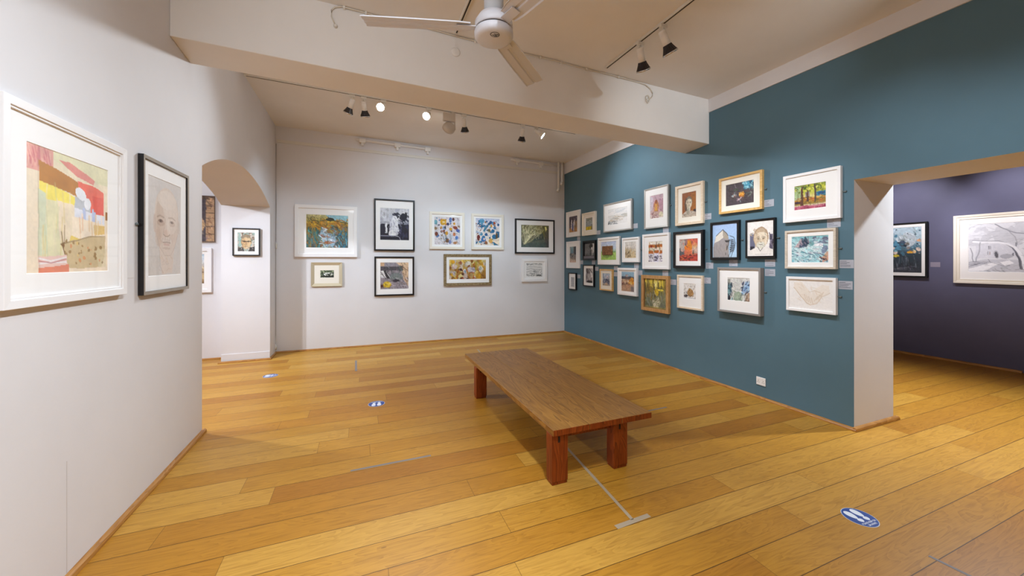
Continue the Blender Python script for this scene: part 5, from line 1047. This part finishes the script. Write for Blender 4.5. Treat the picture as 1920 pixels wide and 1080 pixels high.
# slender picture rail with two grooves
def back_pt(s, off, z): return P0 + BD * s + BN * off + Vector((0, 0, z))
def rail_z(s): return 3.490 - .0185 * s
mb = MB()
for (o0, o1, zl, zh) in ((0, .014, -.024, .024), (.014, .02, .012, .024), (.014, .02, -.024, -.012)):
    sec = [(o0, zl), (o1, zl), (o1, zh), (o0, zh)]
    mb.prism(None, [back_pt(.02, o, rail_z(.02) + z) for o, z in sec], [back_pt(5.19, o, rail_z(5.19) + z) for o, z in sec])
tag(mb.build('picture_rail', M_OFFW), 'slim double picture rail along the top of the white far wall', 'picture rail')

# service pipes under the ceiling of the far wall
def pipe_run(s0, s1, clips, z0, z1, label):
    zz = lambda s: z0 + (z1 - z0) * (s - s0) / (s1 - s0)
    mb = MB(); mb.tube([back_pt(s0, .045, zz(s0)), back_pt((s0 + s1) / 2, .045, zz((s0 + s1) / 2)), back_pt(s1, .045, zz(s1))], .02, 12)
    o = tag(mb.build('service_pipe', M_WHITEP), label, 'pipe', 'white pipes on the far wall')
    for s in clips:
        z = zz(s); Mw = Matrix(((BD.x, 0, BN.x, back_pt(s, 0, z).x), (BD.y, 0, BN.y, back_pt(s, 0, z).y), (0, 1, 0, z), (0, 0, 0, 1)))
        mb = MB(); mb.box(-.05, .05, -.045, .024, 0.001, .075, M=Mw); b = mb.build('pipe_bracket', M_WHITEP, o, bevel=.003)
        mb = MB(); mb.box(-.018, .018, -.095, -.04, .01, .055, M=Mw); mb.build('bracket_hook', M_WHITEP, b, bevel=.002)
pipe_run(1.22, 2.52, (1.33, 1.92, 2.46), 3.640, 3.600, 'white pipe with three brackets, upper middle of the far wall')
pipe_run(4.12, 5.22, (4.25, 4.78), 3.568, 3.530, 'white pipe with two brackets, upper right of the far wall')
for s, zb, lab in ((5.172, 2.985, 'longer white drop pipe by the teal corner'), (5.255, 3.125, 'shorter white drop pipe by the teal corner')):
    mb = MB(); mb.tube([back_pt(s, .0885, 3.64), back_pt(s, .0885, 3.3), back_pt(s, .0885, zb + .06)], .021, 12)
    o = tag(mb.build('drop_pipe', M_WHITEP), lab, 'pipe', 'drop pipes by the teal corner')
    mb = MB(); mb.tube([back_pt(s, .0885, zb + .065), back_pt(s - .012, .0885, zb + .02), back_pt(s - .025, .08, zb)], .027, 12); mb.build('pipe_end', M_WHITEP, o)

# cord down the corner, with its connector and plug
mb = MB(); pts = [back_pt(.012, .012, 3.44), back_pt(.011, .012, 2.4), back_pt(.009, .014, 1.86), back_pt(.016, .016, 1.78), back_pt(.006, .016, 1.68), back_pt(.006, .014, 1.0), back_pt(.004, .014, .3), back_pt(-.0, .016, .17), back_pt(.004, .03, .10)]
mb.tube(pts, .0045, 6)
cd = tag(mb.build('cord', base_mat('grey_cord_sleeve', 'a8a29c', .5)), 'thin cord hanging down the corner left of the far wall', 'cord')
mb = MB(); mb.lathe([(.016, 0), (.02, .05), (.008, .09)], 12, Matrix.Translation(back_pt(.006, .03, .06))); mb.build('plug', M_OFFW, cd)
mb = MB(); mb.lathe([(.008, 0), (.012, .03), (.012, .07), (.006, .1)], 10, Matrix.Translation(back_pt(.014, .016, 1.72))); mb.build('connector', M_OFFW, cd)

# wall socket
MS = wall_matrix('teal', 2.812, .192, 0)
mb = MB(); mb.box(-.051, .051, -.043, .043, 0, .009, M=MS)
so = tag(mb.build('wall_socket', M_WHITEP, bevel=.003), 'white double wall socket low on the teal wall', 'socket')
mb = MB()
for cx in (-.027, .027):
    for px, py, pw, ph in ((0, .006, .003, .006), (-.009, -.012, .005, .0025), (.009, -.012, .005, .0025)):
        mb.box(cx + px - pw, cx + px + pw, py - ph, py + ph, .0085, .0095, M=MS)
mb.build('socket_holes', base_mat('socket_hole', '8a8078', .7), so)
mb = MB()
for cx in (-.012, .012): mb.box(cx - .006, cx + .006, .018, .034, .009, .012, M=MS)
mb.build('switch', M_WHITEP, so)

# ------------------------------------------------------------------ camera, view, world
cam = bpy.data.cameras.new('camera'); cam.sensor_width = 36; cam.lens = 708 / 1920 * 36
cam.shift_y = -49 / 1920; cam.clip_start = .05
co = bpy.data.objects.new('camera', cam); COL.objects.link(co)
co.location = (0, 0, 1.5); co.rotation_euler = (R(90), 0, -math.atan(286 / 708))
scene.camera = co
w = bpy.data.worlds.new('world'); scene.world = w; w.use_nodes = True
w.node_tree.nodes['Background'].inputs[0].default_value = (.9, .95, 1, 1); w.node_tree.nodes['Background'].inputs[1].default_value = .3
vs = scene.view_settings
vs.view_transform = 'Standard'; vs.look = 'None'; vs.gamma = 1; vs.use_curve_mapping = False; vs.exposure = EXPOSURE
cy = scene.cycles
cy.use_denoising = True; cy.max_bounces = 10; cy.diffuse_bounces = 6; cy.glossy_bounces = 4; cy.transparent_max_bounces = 8
cy.sample_clamp_indirect = 6; cy.caustics_reflective = False; cy.caustics_refractive = False
